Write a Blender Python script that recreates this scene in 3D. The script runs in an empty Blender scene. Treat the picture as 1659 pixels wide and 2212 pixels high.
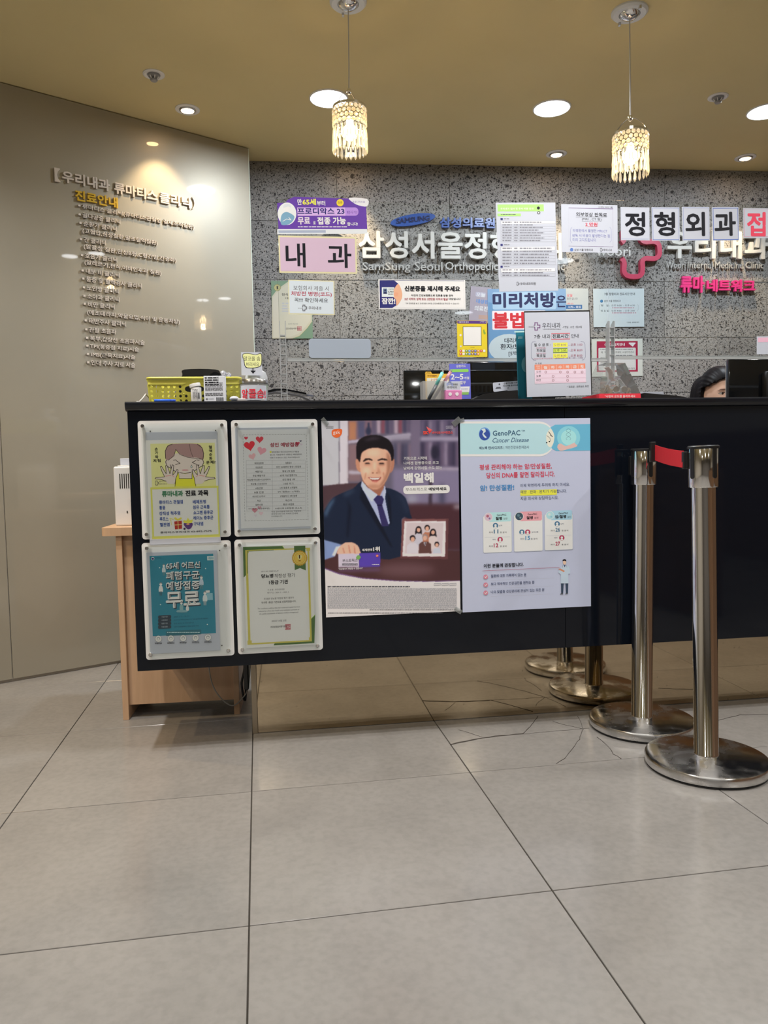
import bpy, bmesh, math, random
import numpy as np
from mathutils import Vector, Matrix
random.seed(7)
scn = bpy.context.scene
COL = scn.collection
rad = math.radians

# ------------------------------------------------------------ camera
FPX, PITCH, ROLL, CAMH = 1636.89, rad(3.508), rad(-1.1272), 0.8582
IW, IH = 1659.0, 2212.0
_f = Vector((0, math.cos(PITCH), -math.sin(PITCH)))
_r0 = Vector((1, 0, 0)); _u0 = _r0.cross(_f)
_c, _s = math.cos(ROLL), math.sin(ROLL)
_rt = _r0*_c + _u0*_s
_up = _u0*_c - _r0*_s
CAM = Vector((0, 0, CAMH))
cd = bpy.data.cameras.new('camera'); cam = bpy.data.objects.new('camera', cd); COL.objects.link(cam)
cd.sensor_fit = 'VERTICAL'; cd.sensor_height = 36; cd.lens = FPX*36/IH; cd.clip_start = 0.02
cam.matrix_world = Matrix(((_rt.x, _up.x, -_f.x, 0), (_rt.y, _up.y, -_f.y, 0), (_rt.z, _up.z, -_f.z, CAMH), (0, 0, 0, 1)))
scn.camera = cam

# ------------------------------------------------------------ world, exposure, lamps
w = bpy.data.worlds.new('world'); scn.world = w; w.use_nodes = True
w.node_tree.nodes['Background'].inputs[0].default_value = (0.9, 0.93, 1, 1)
w.node_tree.nodes['Background'].inputs[1].default_value = 0.02
vs = scn.view_settings
vs.view_transform = 'Standard'; vs.look = 'None'; vs.gamma = 1; vs.use_curve_mapping = False
EXPOSURE = 0.0
vs.exposure = EXPOSURE
scn.cycles.sample_clamp_indirect = 6
scn.cycles.max_bounces = 10
scn.cycles.transparent_max_bounces = 24
COOL = (0.86, 0.93, 1.0); NEUT = (1.0, 0.965, 0.93); WARM = (1.0, 0.72, 0.40)
DOWN_W, PAIR_W, SPOT_W, HALL_W, BULB_S = 14.0, 20.0, 40.0, 18.0, 26.0

ZC = 2.41     # ceiling height

# pixel -> world helpers (each used once, to find where a thing really stands)
def ray(x, y):
    d = _f*FPX + _rt*(x-IW/2) - _up*(y-IH/2); return d.normalized()
def onz(x, y, z=0.0):
    d = ray(x, y); return CAM + d*((z-CAMH)/d.z)
class Plane:
    def __init__(s, p0, yaw, off=0.0):
        s.n = Vector((math.sin(yaw), -math.cos(yaw), 0)); s.yaw = yaw
        s.ex = Vector((math.cos(yaw), math.sin(yaw), 0))
        s.base = Vector((p0[0], p0[1], 0)); s.p = s.base + s.n*off
    def off(s, d):
        q = Plane(s.base, s.yaw); q.p = s.p + s.n*d; return q
    def hit(s, x, y):
        d = ray(x, y); return CAM + d*((s.p-CAM).dot(s.n)/d.dot(s.n))

# ------------------------------------------------------------ materials
def lin(c):
    c = c/255.0
    return c/12.92 if c <= 0.04045 else ((c+0.055)/1.055)**2.4
def S(r, g, b, k=1.0):
    return (min(lin(r)*k, .92), min(lin(g)*k, .92), min(lin(b)*k, .92), 1)
_mats = {}
def mat(name, col=(.8, .8, .8, 1), rough=.5, metal=0.0, spec=.5, coat=0.0, emit=None, es=0.0, trans=0.0, ior=1.5):
    if name in _mats: return _mats[name]
    m = bpy.data.materials.new(name); m.use_nodes = True
    b = m.node_tree.nodes['Principled BSDF']
    b.inputs['Base Color'].default_value = col if len(col) == 4 else (*col, 1)
    b.inputs['Roughness'].default_value = rough; b.inputs['Metallic'].default_value = metal
    b.inputs['Specular IOR Level'].default_value = spec; b.inputs['Coat Weight'].default_value = coat
    b.inputs['Coat Roughness'].default_value = .03
    b.inputs['Transmission Weight'].default_value = trans; b.inputs['IOR'].default_value = ior
    if emit:
        b.inputs['Emission Color'].default_value = (*emit, 1); b.inputs['Emission Strength'].default_value = es
    _mats[name] = m
    return m
INK_DIM = [1.0]
def ink(r, g, b, k=1.45):
    k *= INK_DIM[0]
    return mat('ink_%d_%d_%d_%d' % (r, g, b, k*100), S(r, g, b, k), rough=.55, spec=.3)
def N(m, t, **kw):
    n = m.node_tree.nodes.new(t)
    for k, v in kw.items():
        if k.startswith('i_'): n.inputs[k[2:].replace('_', ' ')].default_value = v
        else: setattr(n, k, v)
    return n
def L(m, a, ao, b, bi): m.node_tree.links.new(a.outputs[ao], b.inputs[bi])
def ramp(m, stops):
    n = m.node_tree.nodes.new('ShaderNodeValToRGB'); e = n.color_ramp.elements
    while len(e) < len(stops): e.new(.5)
    for el, (p, c) in zip(e, stops): el.position = p; el.color = c if len(c) == 4 else (*c, 1)
    return n
def noisy(m, c1, c2, scale=4.0, detail=6, lo=.35, hi=.65, rough=None, bump=0.0, bscale=None, stretch=None):
    b = m.node_tree.nodes['Principled BSDF']
    tc = N(m, 'ShaderNodeTexCoord'); src, so = tc, 'Object'
    if stretch:
        mp = N(m, 'ShaderNodeMapping'); mp.inputs['Scale'].default_value = stretch; L(m, tc, 'Object', mp, 'Vector'); src, so = mp, 'Vector'
    n = N(m, 'ShaderNodeTexNoise', i_Scale=scale, i_Detail=detail); L(m, src, so, n, 'Vector')
    r = ramp(m, [(lo, c1), (hi, c2)]); L(m, n, 'Fac', r, 'Fac'); L(m, r, 'Color', b, 'Base Color')
    if rough:
        rr = ramp(m, [(lo, (rough[0],)*3), (hi, (rough[1],)*3)]); L(m, n, 'Fac', rr, 'Fac'); L(m, rr, 'Color', b, 'Roughness')
    if bump:
        n2 = N(m, 'ShaderNodeTexNoise', i_Scale=bscale or scale*6, i_Detail=4); L(m, src, so, n2, 'Vector')
        bp = N(m, 'ShaderNodeBump', i_Strength=bump, i_Distance=.002); L(m, n2, 'Fac', bp, 'Height'); L(m, bp, 'Normal', b, 'Normal')
    return m

M_tile = mat('floor_tile_porcelain', (.5, .47, .43, 1), rough=.16, spec=.5)
def _tile():
    m = M_tile; b = m.node_tree.nodes['Principled BSDF']
    tc = N(m, 'ShaderNodeTexCoord'); oi = N(m, 'ShaderNodeObjectInfo')
    ad = N(m, 'ShaderNodeVectorMath', operation='ADD'); L(m, tc, 'Object', ad, 0)
    cb = N(m, 'ShaderNodeCombineXYZ'); mu = N(m, 'ShaderNodeMath', operation='MULTIPLY'); mu.inputs[1].default_value = 37
    L(m, oi, 'Random', mu, 0); L(m, mu, 'Value', cb, 'X'); L(m, mu, 'Value', cb, 'Z'); L(m, cb, 'Vector', ad, 1)
    n = N(m, 'ShaderNodeTexNoise', i_Scale=3.2, i_Detail=8, i_Roughness=.6); L(m, ad, 'Vector', n, 'Vector')
    r = ramp(m, [(.3, (.245, .235, .222)), (.52, (.285, .272, .256)), (.75, (.31, .297, .28))]); L(m, n, 'Fac', r, 'Fac')
    n2 = N(m, 'ShaderNodeTexNoise', i_Scale=60, i_Detail=5); L(m, ad, 'Vector', n2, 'Vector')
    r2 = ramp(m, [(.3, (.9, .9, .9)), (.6, (1, 1, 1))]); L(m, n2, 'Fac', r2, 'Fac')
    mx = N(m, 'ShaderNodeMix', data_type='RGBA', blend_type='MULTIPLY'); mx.inputs[0].default_value = 1
    L(m, r, 'Color', mx, 6); L(m, r2, 'Color', mx, 7); L(m, mx, 2, b, 'Base Color')
    rr = ramp(m, [(.3, (.13,)*3), (.8, (.27,)*3)]); L(m, n, 'Fac', rr, 'Fac'); L(m, rr, 'Color', b, 'Roughness')
_tile()
M_grout = mat('grout', (.05, .043, .035, 1), rough=.9)
M_crack = mat('crack_dirt', (.06, .05, .042, 1), rough=.9)

def _stone():
    m = mat('basalt_stone', (.2, .2, .2, 1), rough=.85, spec=.3); b = m.node_tree.nodes['Principled BSDF']
    tc = N(m, 'ShaderNodeTexCoord'); oi = N(m, 'ShaderNodeObjectInfo')
    mu = N(m, 'ShaderNodeMath', operation='MULTIPLY'); mu.inputs[1].default_value = 91; L(m, oi, 'Random', mu, 0)
    ad = N(m, 'ShaderNodeVectorMath', operation='ADD'); L(m, tc, 'Object', ad, 0); L(m, mu, 'Value', ad, 1)
    wn = N(m, 'ShaderNodeTexNoise', i_Scale=45, i_Detail=3); L(m, ad, 'Vector', wn, 'Vector')
    wm = N(m, 'ShaderNodeVectorMath', operation='SCALE'); wm.inputs['Scale'].default_value = .022; L(m, wn, 'Color', wm, 0)
    wa = N(m, 'ShaderNodeVectorMath', operation='ADD'); L(m, ad, 'Vector', wa, 0); L(m, wm, 'Vector', wa, 1)
    def pits(scale, thr, soft):
        v = N(m, 'ShaderNodeTexVoronoi', i_Scale=scale, i_Randomness=1.0); L(m, wa, 'Vector', v, 'Vector')
        k = N(m, 'ShaderNodeSeparateColor'); L(m, v, 'Color', k, 'Color')
        mm = N(m, 'ShaderNodeMath', operation='MULTIPLY'); mm.inputs[1].default_value = thr; L(m, k, 'Red', mm, 0)
        sq = N(m, 'ShaderNodeMath', operation='MULTIPLY'); L(m, mm, 'Value', sq, 0); L(m, k, 'Green', sq, 1)
        ss = N(m, 'ShaderNodeMath', operation='SUBTRACT'); L(m, v, 'Distance', ss, 0); L(m, sq, 'Value', ss, 1)
        d = N(m, 'ShaderNodeMath', operation='MULTIPLY', use_clamp=True); d.inputs[1].default_value = soft; L(m, ss, 'Value', d, 0)
        return d
    p1, p2, p3 = pits(80, .46, 8), pits(180, .55, 5), pits(24, .24, 14)
    mn = N(m, 'ShaderNodeMath', operation='MINIMUM'); L(m, p1, 'Value', mn, 0); L(m, p2, 'Value', mn, 1)
    mn2 = N(m, 'ShaderNodeMath', operation='MINIMUM'); L(m, mn, 'Value', mn2, 0); L(m, p3, 'Value', mn2, 1)
    n = N(m, 'ShaderNodeTexNoise', i_Scale=120, i_Detail=6, i_Roughness=.7); L(m, ad, 'Vector', n, 'Vector')
    r = ramp(m, [(.3, (.20, .196, .195)), (.5, (.275, .27, .266)), (.72, (.345, .34, .33))]); L(m, n, 'Fac', r, 'Fac')
    n3 = N(m, 'ShaderNodeTexNoise', i_Scale=3, i_Detail=2); L(m, ad, 'Vector', n3, 'Vector')
    r3 = ramp(m, [(.3, (.82, .82, .83)), (.7, (1.08, 1.07, 1.06))]); L(m, n3, 'Fac', r3, 'Fac')
    mx0 = N(m, 'ShaderNodeMix', data_type='RGBA', blend_type='MULTIPLY'); mx0.inputs[0].default_value = 1
    L(m, r, 'Color', mx0, 6); L(m, r3, 'Color', mx0, 7)
    mx = N(m, 'ShaderNodeMix', data_type='RGBA'); mx.inputs[6].default_value = (.045, .043, .045, 1)
    L(m, mn2, 'Value', mx, 0); L(m, mx0, 2, mx, 7); L(m, mx, 2, b, 'Base Color')
    bp = N(m, 'ShaderNodeBump', i_Strength=.8, i_Distance=.004); L(m, mn2, 'Value', bp, 'Height'); L(m, bp, 'Normal', b, 'Normal')
    return m
M_stone = _stone()
M_mortar = mat('dark_joint', (.03, .03, .03, 1), rough=.9)
M_ceil = noisy(mat('ceiling_paint', rough=.75, spec=.2), (.68, .58, .31, 1), (.72, .615, .335, 1), scale=2)
M_wallpaint = mat('wall_paint', (.58, .53, .45, 1), rough=.7)
M_glasswall = noisy(mat('back_painted_glass', rough=.44, spec=.5, coat=1.0, metal=.35), (.335, .31, .25, 1), (.375, .35, .285, 1), scale=1.5, lo=.3, hi=.7)
M_glassedge = mat('polished_glass_edge', (.62, .68, .60, 1), rough=.15)
M_walnut = noisy(mat('unseen_brown_wood', rough=.5), (.14, .070, .032, 1), (.19, .10, .046, 1), scale=3, stretch=(1, 1, 9))
M_darkwall = mat('dark_wall_panel', (.17, .155, .14, 1), rough=.5)
M_black = mat('black_glass_panel', (.005, .007, .012, 1), rough=.06, spec=.34)
M_blacktop = mat('black_counter_stone', (.012, .014, .020, 1), rough=.13, spec=.5)
M_blackplastic = mat('black_plastic', (.012, .012, .013, 1), rough=.35)
M_blackgloss = mat('black_gloss_plastic', (.008, .009, .012, 1), rough=.08, spec=.6)
M_mirror = noisy(mat('bronze_mirror', metal=1.0), (.30, .235, .155, 1), (.56, .455, .31, 1), scale=55, detail=4, lo=.24, hi=.33, rough=(.3, .035))
M_chrome = mat('polished_steel', (.84, .83, .82, 1), rough=.09, metal=1.0)
M_chromebase = noisy(mat('worn_steel', metal=1.0), (.50, .50, .50, 1), (.80, .79, .78, 1), scale=14, detail=8, lo=.35, hi=.6, rough=(.40, .14))
M_steel = mat('brushed_steel', (.6, .6, .6, 1), rough=.28, metal=1.0)
M_redbelt = mat('red_webbing', (.62, .010, .022, 1), rough=.75)
M_white = mat('white_plastic', (.72, .73, .74, 1), rough=.35)
M_whiteboard = mat('white_acrylic_board', (.84, .85, .86, 1), rough=.2)
M_paper_dim = mat('white_paper_dimmed', (.44, .47, .48, 1), rough=.7)  # white paper darkened in colour against the strong wall light
M_paper = mat('white_paper', (.60, .64, .74, 1), rough=.7)
M_wood = noisy(mat('maple_laminate', rough=.42), (.60, .385, .235, 1), (.66, .435, .27, 1), scale=9, stretch=(6, 6, .5))
M_wooddark = mat('maple_edge_band', (.46, .28, .15, 1), rough=.45)
M_darkgap = mat('dark_interior', (.02, .016, .012, 1), rough=.9)
M_cable_w = mat('white_cable_rubber', (.55, .54, .52, 1), rough=.5)
M_cable_g = mat('grey_cable_rubber', (.36, .35, .33, 1), rough=.5)
M_lampwhite = mat('lamp_trim_white', (.8, .8, .8, 1), rough=.35)
M_grey = mat('mid_grey_plastic', (.28, .28, .29, 1), rough=.4)
M_letter = mat('white_letter_acrylic', (.55, .54, .525, 1), rough=.35)
M_letterb = mat('cream_letter_acrylic', (.66, .60, .54, 1), rough=.4)
M_lettergrey = mat('silver_letter', (.50, .50, .50, 1), rough=.3, metal=.3)
M_letterblue = mat('blue_letter_acrylic', (.028, .085, .34, 1), rough=.35)
M_letterpink = mat('pink_letter_acrylic', (.62, .035, .20, 1), rough=.35)
M_lettercrim = mat('crimson_emblem', (.42, .030, .085, 1), rough=.35)
M_lettery = mat('yellow_letter_acrylic', (.66, .42, .02, 1), rough=.4)
M_navyink = mat('navy_letter', (.01, .02, .09, 1), rough=.4)
def clear(name, tint=(.97, .985, .98), gloss=.6, haze=0.0, hcol=(.8, .85, .85)):
    m = bpy.data.materials.new(name); m.use_nodes = True; nt = m.node_tree
    nt.nodes.remove(nt.nodes['Principled BSDF']); o = nt.nodes['Material Output']
    t = N(m, 'ShaderNodeBsdfTransparent'); t.inputs[0].default_value = (*tint, 1)
    g = N(m, 'ShaderNodeBsdfGlossy'); g.inputs['Roughness'].default_value = .02
    fr = N(m, 'ShaderNodeFresnel'); fr.inputs['IOR'].default_value = 1.49
    mu = N(m, 'ShaderNodeMath', operation='MULTIPLY'); mu.inputs[1].default_value = gloss; L(m, fr, 'Fac', mu, 0)
    mx = N(m, 'ShaderNodeMixShader'); L(m, mu, 'Value', mx, 0)
    if haze:
        d = N(m, 'ShaderNodeBsdfDiffuse'); d.inputs[0].default_value = (*hcol, 1)
        m2 = N(m, 'ShaderNodeMixShader'); m2.inputs[0].default_value = haze; L(m, t, 0, m2, 1); L(m, d, 0, m2, 2); L(m, m2, 0, mx, 1)
    else: L(m, t, 0, mx, 1)
    L(m, g, 0, mx, 2); L(m, mx, 0, o, 'Surface')
    return m
M_acryl = clear('clear_acrylic')
M_acryledge = clear('acrylic_edge', haze=.48, hcol=(.66, .68, .70))
M_rail = clear('milky_rail', haze=.6, hcol=(.60, .63, .64))
M_frost = clear('frosted_acrylic', haze=.45, hcol=(.62, .62, .62))
M_tape = clear('sticky_tape', haze=.16, gloss=1.5)
M_filmblue = clear('pale_blue_film', haze=.85, hcol=(.50, .58, .70))
def _crystal():
    m = bpy.data.materials.new('cut_crystal'); m.use_nodes = True; nt = m.node_tree
    nt.nodes.remove(nt.nodes['Principled BSDF']); o = nt.nodes['Material Output']
    g = N(m, 'ShaderNodeBsdfGlass'); g.inputs['IOR'].default_value = 1.5; g.inputs['Roughness'].default_value = .05
    t = N(m, 'ShaderNodeBsdfTranslucent'); t.inputs[0].default_value = (.95, .86, .66, 1)  # warm translucent share put in so the crystals glow gold
    mx = N(m, 'ShaderNodeMixShader'); mx.inputs[0].default_value = .30; L(m, g, 0, mx, 1); L(m, t, 0, mx, 2); L(m, mx, 0, o, 'Surface')
    return m
M_crystal = _crystal()
M_down = mat('downlight_diffuser', (.9, .9, .9, 1), emit=COOL, es=14)
M_pair = mat('twin_lamp_diffuser', (.9, .9, .9, 1), emit=(.95, .97, 1), es=14)
M_halo = mat('halogen_lens', (.9, .85, .8, 1), emit=(1, .62, .30), es=30)
M_bulb = mat('pendant_bulb', (.9, .85, .8, 1), emit=(1, .68, .34), es=BULB_S)

# ------------------------------------------------------------ object helpers
def link(name, me, parent=None, m=None, smooth=False):
    o = bpy.data.objects.new(name, me); COL.objects.link(o)
    if m is not None:
        ms = m if isinstance(m, (list, tuple)) else [m]
        if not me.materials:
            for q in ms: me.materials.append(q)
    if parent is not None: o.parent = parent
    if smooth:
        for p in me.polygons: p.use_smooth = True
    return o
def tag(o, label=None, cat=None, group=None, kind=None):
    if label: o['label'] = label
    if cat: o['category'] = cat
    if group: o['group'] = group
    if kind: o['kind'] = kind
    return o
def empty(name, M, label, cat, group=None):
    o = bpy.data.objects.new(name, None); COL.objects.link(o); o.matrix_world = M; o.empty_display_size = .05
    return tag(o, label, cat, group)
class MB:
    """collects shapes into one mesh"""
    def __init__(s): s.bm = bmesh.new()
    def box(s, x0, y0, z0, x1, y1, z1, bev=0.0, M=None, seg=1):
        r = bmesh.ops.create_cube(s.bm, size=1)['verts']
        for v in r: v.co = Vector((x0+(x1-x0)*(v.co.x+.5), y0+(y1-y0)*(v.co.y+.5), z0+(z1-z0)*(v.co.z+.5)))
        if bev:
            es = list({e for v in r for e in v.link_edges})
            n0 = set(s.bm.verts) - set(r)
            bmesh.ops.bevel(s.bm, geom=es, offset=bev, segments=seg, affect='EDGES', profile=.5)
            r = [v for v in s.bm.verts if v not in n0]
        if M is not None:
            for v in r: v.co = M @ v.co
        return s
    def lathe(s, prof, n=32, M=None, cx=0, cy=0):
        rings = []
        for (r_, z) in prof:
            if r_ < 1e-6: rings.append([s.bm.verts.new((cx, cy, z))])
            else: rings.append([s.bm.verts.new((cx+r_*math.cos(2*math.pi*i/n), cy+r_*math.sin(2*math.pi*i/n), z)) for i in range(n)])
        for a, b in zip(rings, rings[1:]):
            for i in range(n):
                j = (i+1) % n
                try:
                    if len(a) == 1 and len(b) > 1: s.bm.faces.new((a[0], b[j], b[i]))
                    elif len(b) == 1 and len(a) > 1: s.bm.faces.new((a[i], a[j], b[0]))
                    elif len(a) > 1: s.bm.faces.new((a[i], a[j], b[j], b[i]))
                except ValueError: pass
        if M is not None:
            for rg in rings:
                for v in rg: v.co = M @ v.co
        return s
    def tube(s, pts, r, n=8, closed=False):
        pts = [Vector(p) for p in pts]; k = len(pts); rings = []
        prev = None
        for i, p in enumerate(pts):
            if closed: t = pts[(i+1) % k]-pts[i-1]
            else: t = pts[min(i+1, k-1)]-pts[max(i-1, 0)]
            t.normalize()
            if prev is None:
                a = Vector((0, 0, 1)) if abs(t.z) < .9 else Vector((1, 0, 0)); u = t.cross(a).normalized()
            else:
                u = (prev - t*prev.dot(t)).normalized()
            prev = u; v = t.cross(u)
            rr = r[i] if isinstance(r, (list, tuple)) else r
            rings.append([s.bm.verts.new(p+(u*math.cos(2*math.pi*j/n)+v*math.sin(2*math.pi*j/n))*rr) for j in range(n)])
        m_ = k if closed else k-1
        for i in range(m_):
            a, b = rings[i], rings[(i+1) % k]
            for j in range(n): s.bm.faces.new((a[j], a[(j+1) % n], b[(j+1) % n], b[j]))
        if not closed: s.bm.faces.new(rings[0][::-1]); s.bm.faces.new(rings[-1])
        return s
    def prism(s, pts, d0, d1, axis='y'):
        """polygon in (x,z) pushed along y from d0 to d1 (or (x,y) along z)"""
        mk = (lambda p, d: (p[0], d, p[1])) if axis == 'y' else ((lambda p, d: (p[0], p[1], d)) if axis == 'z' else (lambda p, d: (d, p[0], p[1])))
        a = [s.bm.verts.new(mk(p, d0)) for p in pts]; b = [s.bm.verts.new(mk(p, d1)) for p in pts]
        s.bm.faces.new(a); s.bm.faces.new(b[::-1]); n = len(pts)
        for i in range(n): s.bm.faces.new((a[i], b[i], b[(i+1) % n], a[(i+1) % n]))
        return s
    def ball(s, c, rx, ry, rz, u=16, v=10, M=None):
        r = bmesh.ops.create_uvsphere(s.bm, u_segments=u, v_segments=v, radius=1)['verts']
        for q in r:
            q.co = Vector((c[0]+q.co.x*rx, c[1]+q.co.y*ry, c[2]+q.co.z*rz))
            if M is not None: q.co = M @ q.co
        return s
    def build(s, name, m, parent=None, smooth=False, auto=False):
        bmesh.ops.recalc_face_normals(s.bm, faces=s.bm.faces)
        me = bpy.data.meshes.new(name); s.bm.to_mesh(me); s.bm.free()
        o = link(name, me, parent, m, smooth or auto)
        if auto:
            try: me.set_sharp_from_angle(angle=rad(38))
            except Exception: pass
        return o
def rrect(x0, y0, x1, y1, r, n=6):
    P = []
    for cx, cy, a0 in ((x1-r, y1-r, 0), (x0+r, y1-r, 90), (x0+r, y0+r, 180), (x1-r, y0+r, 270)):
        for i in range(n+1):
            a = rad(a0+90*i/n); P.append((cx+r*math.cos(a), cy+r*math.sin(a)))
    return P
def smoothpoly(pts, n=5):
    out = []; k = len(pts)
    for i in range(k):
        p0, p1, p2, p3 = [Vector(pts[(i+j-1) % k]) for j in range(4)]
        for q in range(n):
            t = q/n
            v = .5*((2*p1)+(-p0+p2)*t+(2*p0-5*p1+4*p2-p3)*t*t+(-p0+3*p1-3*p2+p3)*t**3); out.append((v.x, v.y))
    return out

# ------------------------------------------------------------ lettering
TMP = bpy.data.scenes.new('lettering_workspace')
_tg = {}; _tw = []
def text_geo(s, bold=0.0, solid=False, res=2, shear=0.0):
    key = (s, bold, solid, res, shear)
    if key in _tg: return _tg[key]
    if not _tw:
        _tw.append(bpy.data.curves.new('t', 'FONT')); _tw.append(bpy.data.objects.new('t', _tw[0])); TMP.collection.objects.link(_tw[1])
    cu, o = _tw
    cu.body = s; cu.size = 1; cu.resolution_u = res; cu.shear = shear; cu.extrude = .5 if solid else 0
    vl = TMP.view_layers[0]; vl.update(); dg = vl.depsgraph; oe = o.evaluated_get(dg); me = oe.to_mesh()
    n = len(me.vertices); co = np.zeros(n*3, dtype=np.float32); me.vertices.foreach_get('co', co); co = co.reshape(-1, 3).astype(float)
    fs = [tuple(p.vertices) for p in me.polygons]
    oe.to_mesh_clear()
    if n == 0: g = None
    else:
        if bold > 0:      # heavier strokes: copies of the outline shifted by the stroke growth
            dirs = [(1, 1), (1, -1), (-1, 1), (-1, -1)] if bold < .03 else [(1, 0), (-1, 0), (0, 1), (0, -1), (.7, .7), (.7, -.7), (-.7, .7), (-.7, -.7)]
            k = bold*(.75 if bold < .03 else .9); base = fs; cs = []; fs = []
            for i_, (dx, dy) in enumerate(dirs):
                cs.append(co+np.array([dx*k, dy*k, .012*i_])); fs += [tuple(v+i_*n for v in f) for f in base]
            co = np.concatenate(cs)
        g = (co, fs, co.min(0), co.max(0))
    _tg[key] = g
    return g

class Print:
    """a flat sheet on a vertical plane; coordinates are read in a crop of the picture: px = ox + k*x"""
    def __init__(s, name, label, cat, corners, plane, crop=(0, 0, 1), group=None, yawfix=None):
        s.crop = crop; s.plane = plane
        P = [s.world(*c) for c in corners]   # TL TR BR BL
        ex = ((P[1]-P[0])+(P[2]-P[3])).normalized(); n = plane.n; ey = n.cross(ex).normalized()
        s.ex, s.ey, s.n = ex, ey, n
        c = (P[0]+P[1]+P[2]+P[3])/4
        s.w = ((P[1]-P[0]).dot(ex)+(P[2]-P[3]).dot(ex))/2; s.h = ((P[0]-P[3]).dot(ey)+(P[1]-P[2]).dot(ey))/2
        s.o = c - ey*(s.h/2)
        s.M = Matrix(((ex.x, ey.x, n.x, s.o.x), (ex.y, ey.y, n.y, s.o.y), (ex.z, ey.z, n.z, s.o.z), (0, 0, 0, 1)))
        s.root = empty(name, s.M, label, cat, group) if name else None
        s.V = []; s.F = []; s.mi = []; s.ms = []; s.z = .0004; s.zs = .000016
    def world(s, x, y):
        ox, oy, k = s.crop; return s.plane.hit(ox+k*x, oy+k*y)
    def uv(s, x, y):
        d = s.world(x, y)-s.o; return d.dot(s.ex), d.dot(s.ey)
    def _m(s, m):
        if m not in s.ms: s.ms.append(m)
        return s.ms.index(m)
    def face(s, pts, m, up=True):
        if up: s.z += s.zs
        b = len(s.V); s.V += [(p[0], p[1], s.z) for p in pts]; s.F.append(tuple(range(b, b+len(pts)))); s.mi.append(s._m(m))
    def poly(s, pts, m, sm=0): s.face([s.uv(*p) for p in (smoothpoly(pts, sm) if sm else pts)], m)
    def rect(s, x0, y0, x1, y1, m, r=0):
        a, b = s.uv(x0, y0), s.uv(x1, y1)
        if r:
            rr = abs(s.uv(x0+r, y0)[0]-a[0]); s.face(rrect(min(a[0], b[0]), min(a[1], b[1]), max(a[0], b[0]), max(a[1], b[1]), rr), m)
        else: s.face([(a[0], a[1]), (b[0], a[1]), (b[0], b[1]), (a[0], b[1])], m)
    def frame(s, x0, y0, x1, y1, t, m):
        s.rect(x0, y0, x1, y0+t, m); s.rect(x0, y1-t, x1, y1, m); s.rect(x0, y0, x0+t, y1, m); s.rect(x1-t, y0, x1, y1, m)
    def circ(s, x, y, r, m, ry=None, n=24):
        ry = ry or r; s.poly([(x+r*math.cos(2*math.pi*i/n), y-ry*math.sin(2*math.pi*i/n)) for i in range(n)], m)
    def line(s, pts, t, m):
        z_ = s.z; s.z += s.zs*.7
        for a, b in zip(pts, pts[1:]):
            a = Vector(s.uv(*a)); b = Vector(s.uv(*b)); d = (b-a)
            if d.length < 1e-7: continue
            d.normalize(); tt = t*s.crop[2]*.00066*1.0; nrm = Vector((-d.y, d.x))*tt
            a2 = a-d*tt*.8; b2 = b+d*tt*.8
            s.face([a2+nrm, b2+nrm, b2-nrm, a2-nrm], m, up=False)
        s.z = z_
    def txt(s, t, x0, yb, x1, h, m, bold=.0, sh=0.0):
        """ink box: left x0, baseline/bottom yb (at x0), right x1, height h"""
        g = text_geo(t, bold, shear=sh)
        if not g: return
        co, fs, lo, hi = g
        u0, v0 = s.uv(x0, yb); u1 = s.uv(x1, yb)[0]; v1 = s.uv(x0, yb-h)[1]
        z = s.z + s.zs*1.5
        sx = (u1-u0)/(hi[0]-lo[0]); sy = (v1-v0)/(hi[1]-lo[1]); b = len(s.V)
        s.V += [(u0+(c[0]-lo[0])*sx, v0+(c[1]-lo[1])*sy, z+c[2]*.0015) for c in co]
        k = s._m(m)
        for f in fs: s.F.append(tuple(i+b for i in f)); s.mi.append(k)
    def dashes(s, x0, y0, x1, y1, rows, m, fill=.8, h=.5, seed=1):
        """rows of tiny unreadable print"""
        rn = random.Random(seed); z_ = s.z; s.z += s.zs*.7; dy = (y1-y0)/rows
        for r in range(rows):
            x = x0; yy = y0+r*dy
            while x < x1:
                wd = rn.uniform(.6, 2.6)*dy; e = min(x+wd, x1)
                a, b = s.uv(x, yy), s.uv(e, yy+dy*h)
                s.face([(a[0], a[1]), (b[0], a[1]), (b[0], b[1]), (a[0], b[1])], m, up=False); x = e+rn.uniform(.2, .6)*dy*(1.6-fill)
        s.z = z_
    def sheet(s, m, name='sheet', t=.0008, r=0.0, parent=None):
        b = MB()
        if r: b.prism(rrect(-s.w/2, 0, s.w/2, s.h, r), -t, .0002, axis='z')
        else: b.box(-s.w/2, 0, -t, s.w/2, s.h, .0002)
        return b.build(name, m, parent or s.root)
    def done(s, name='printing', parent=None):
        if not s.F: return None
        me = bpy.data.meshes.new(name); me.from_pydata(s.V, [], s.F)
        for m in s.ms: me.materials.append(m)
        me.polygons.foreach_set('material_index', s.mi); me.update()
        return link(name, me, parent or s.root)

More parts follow.
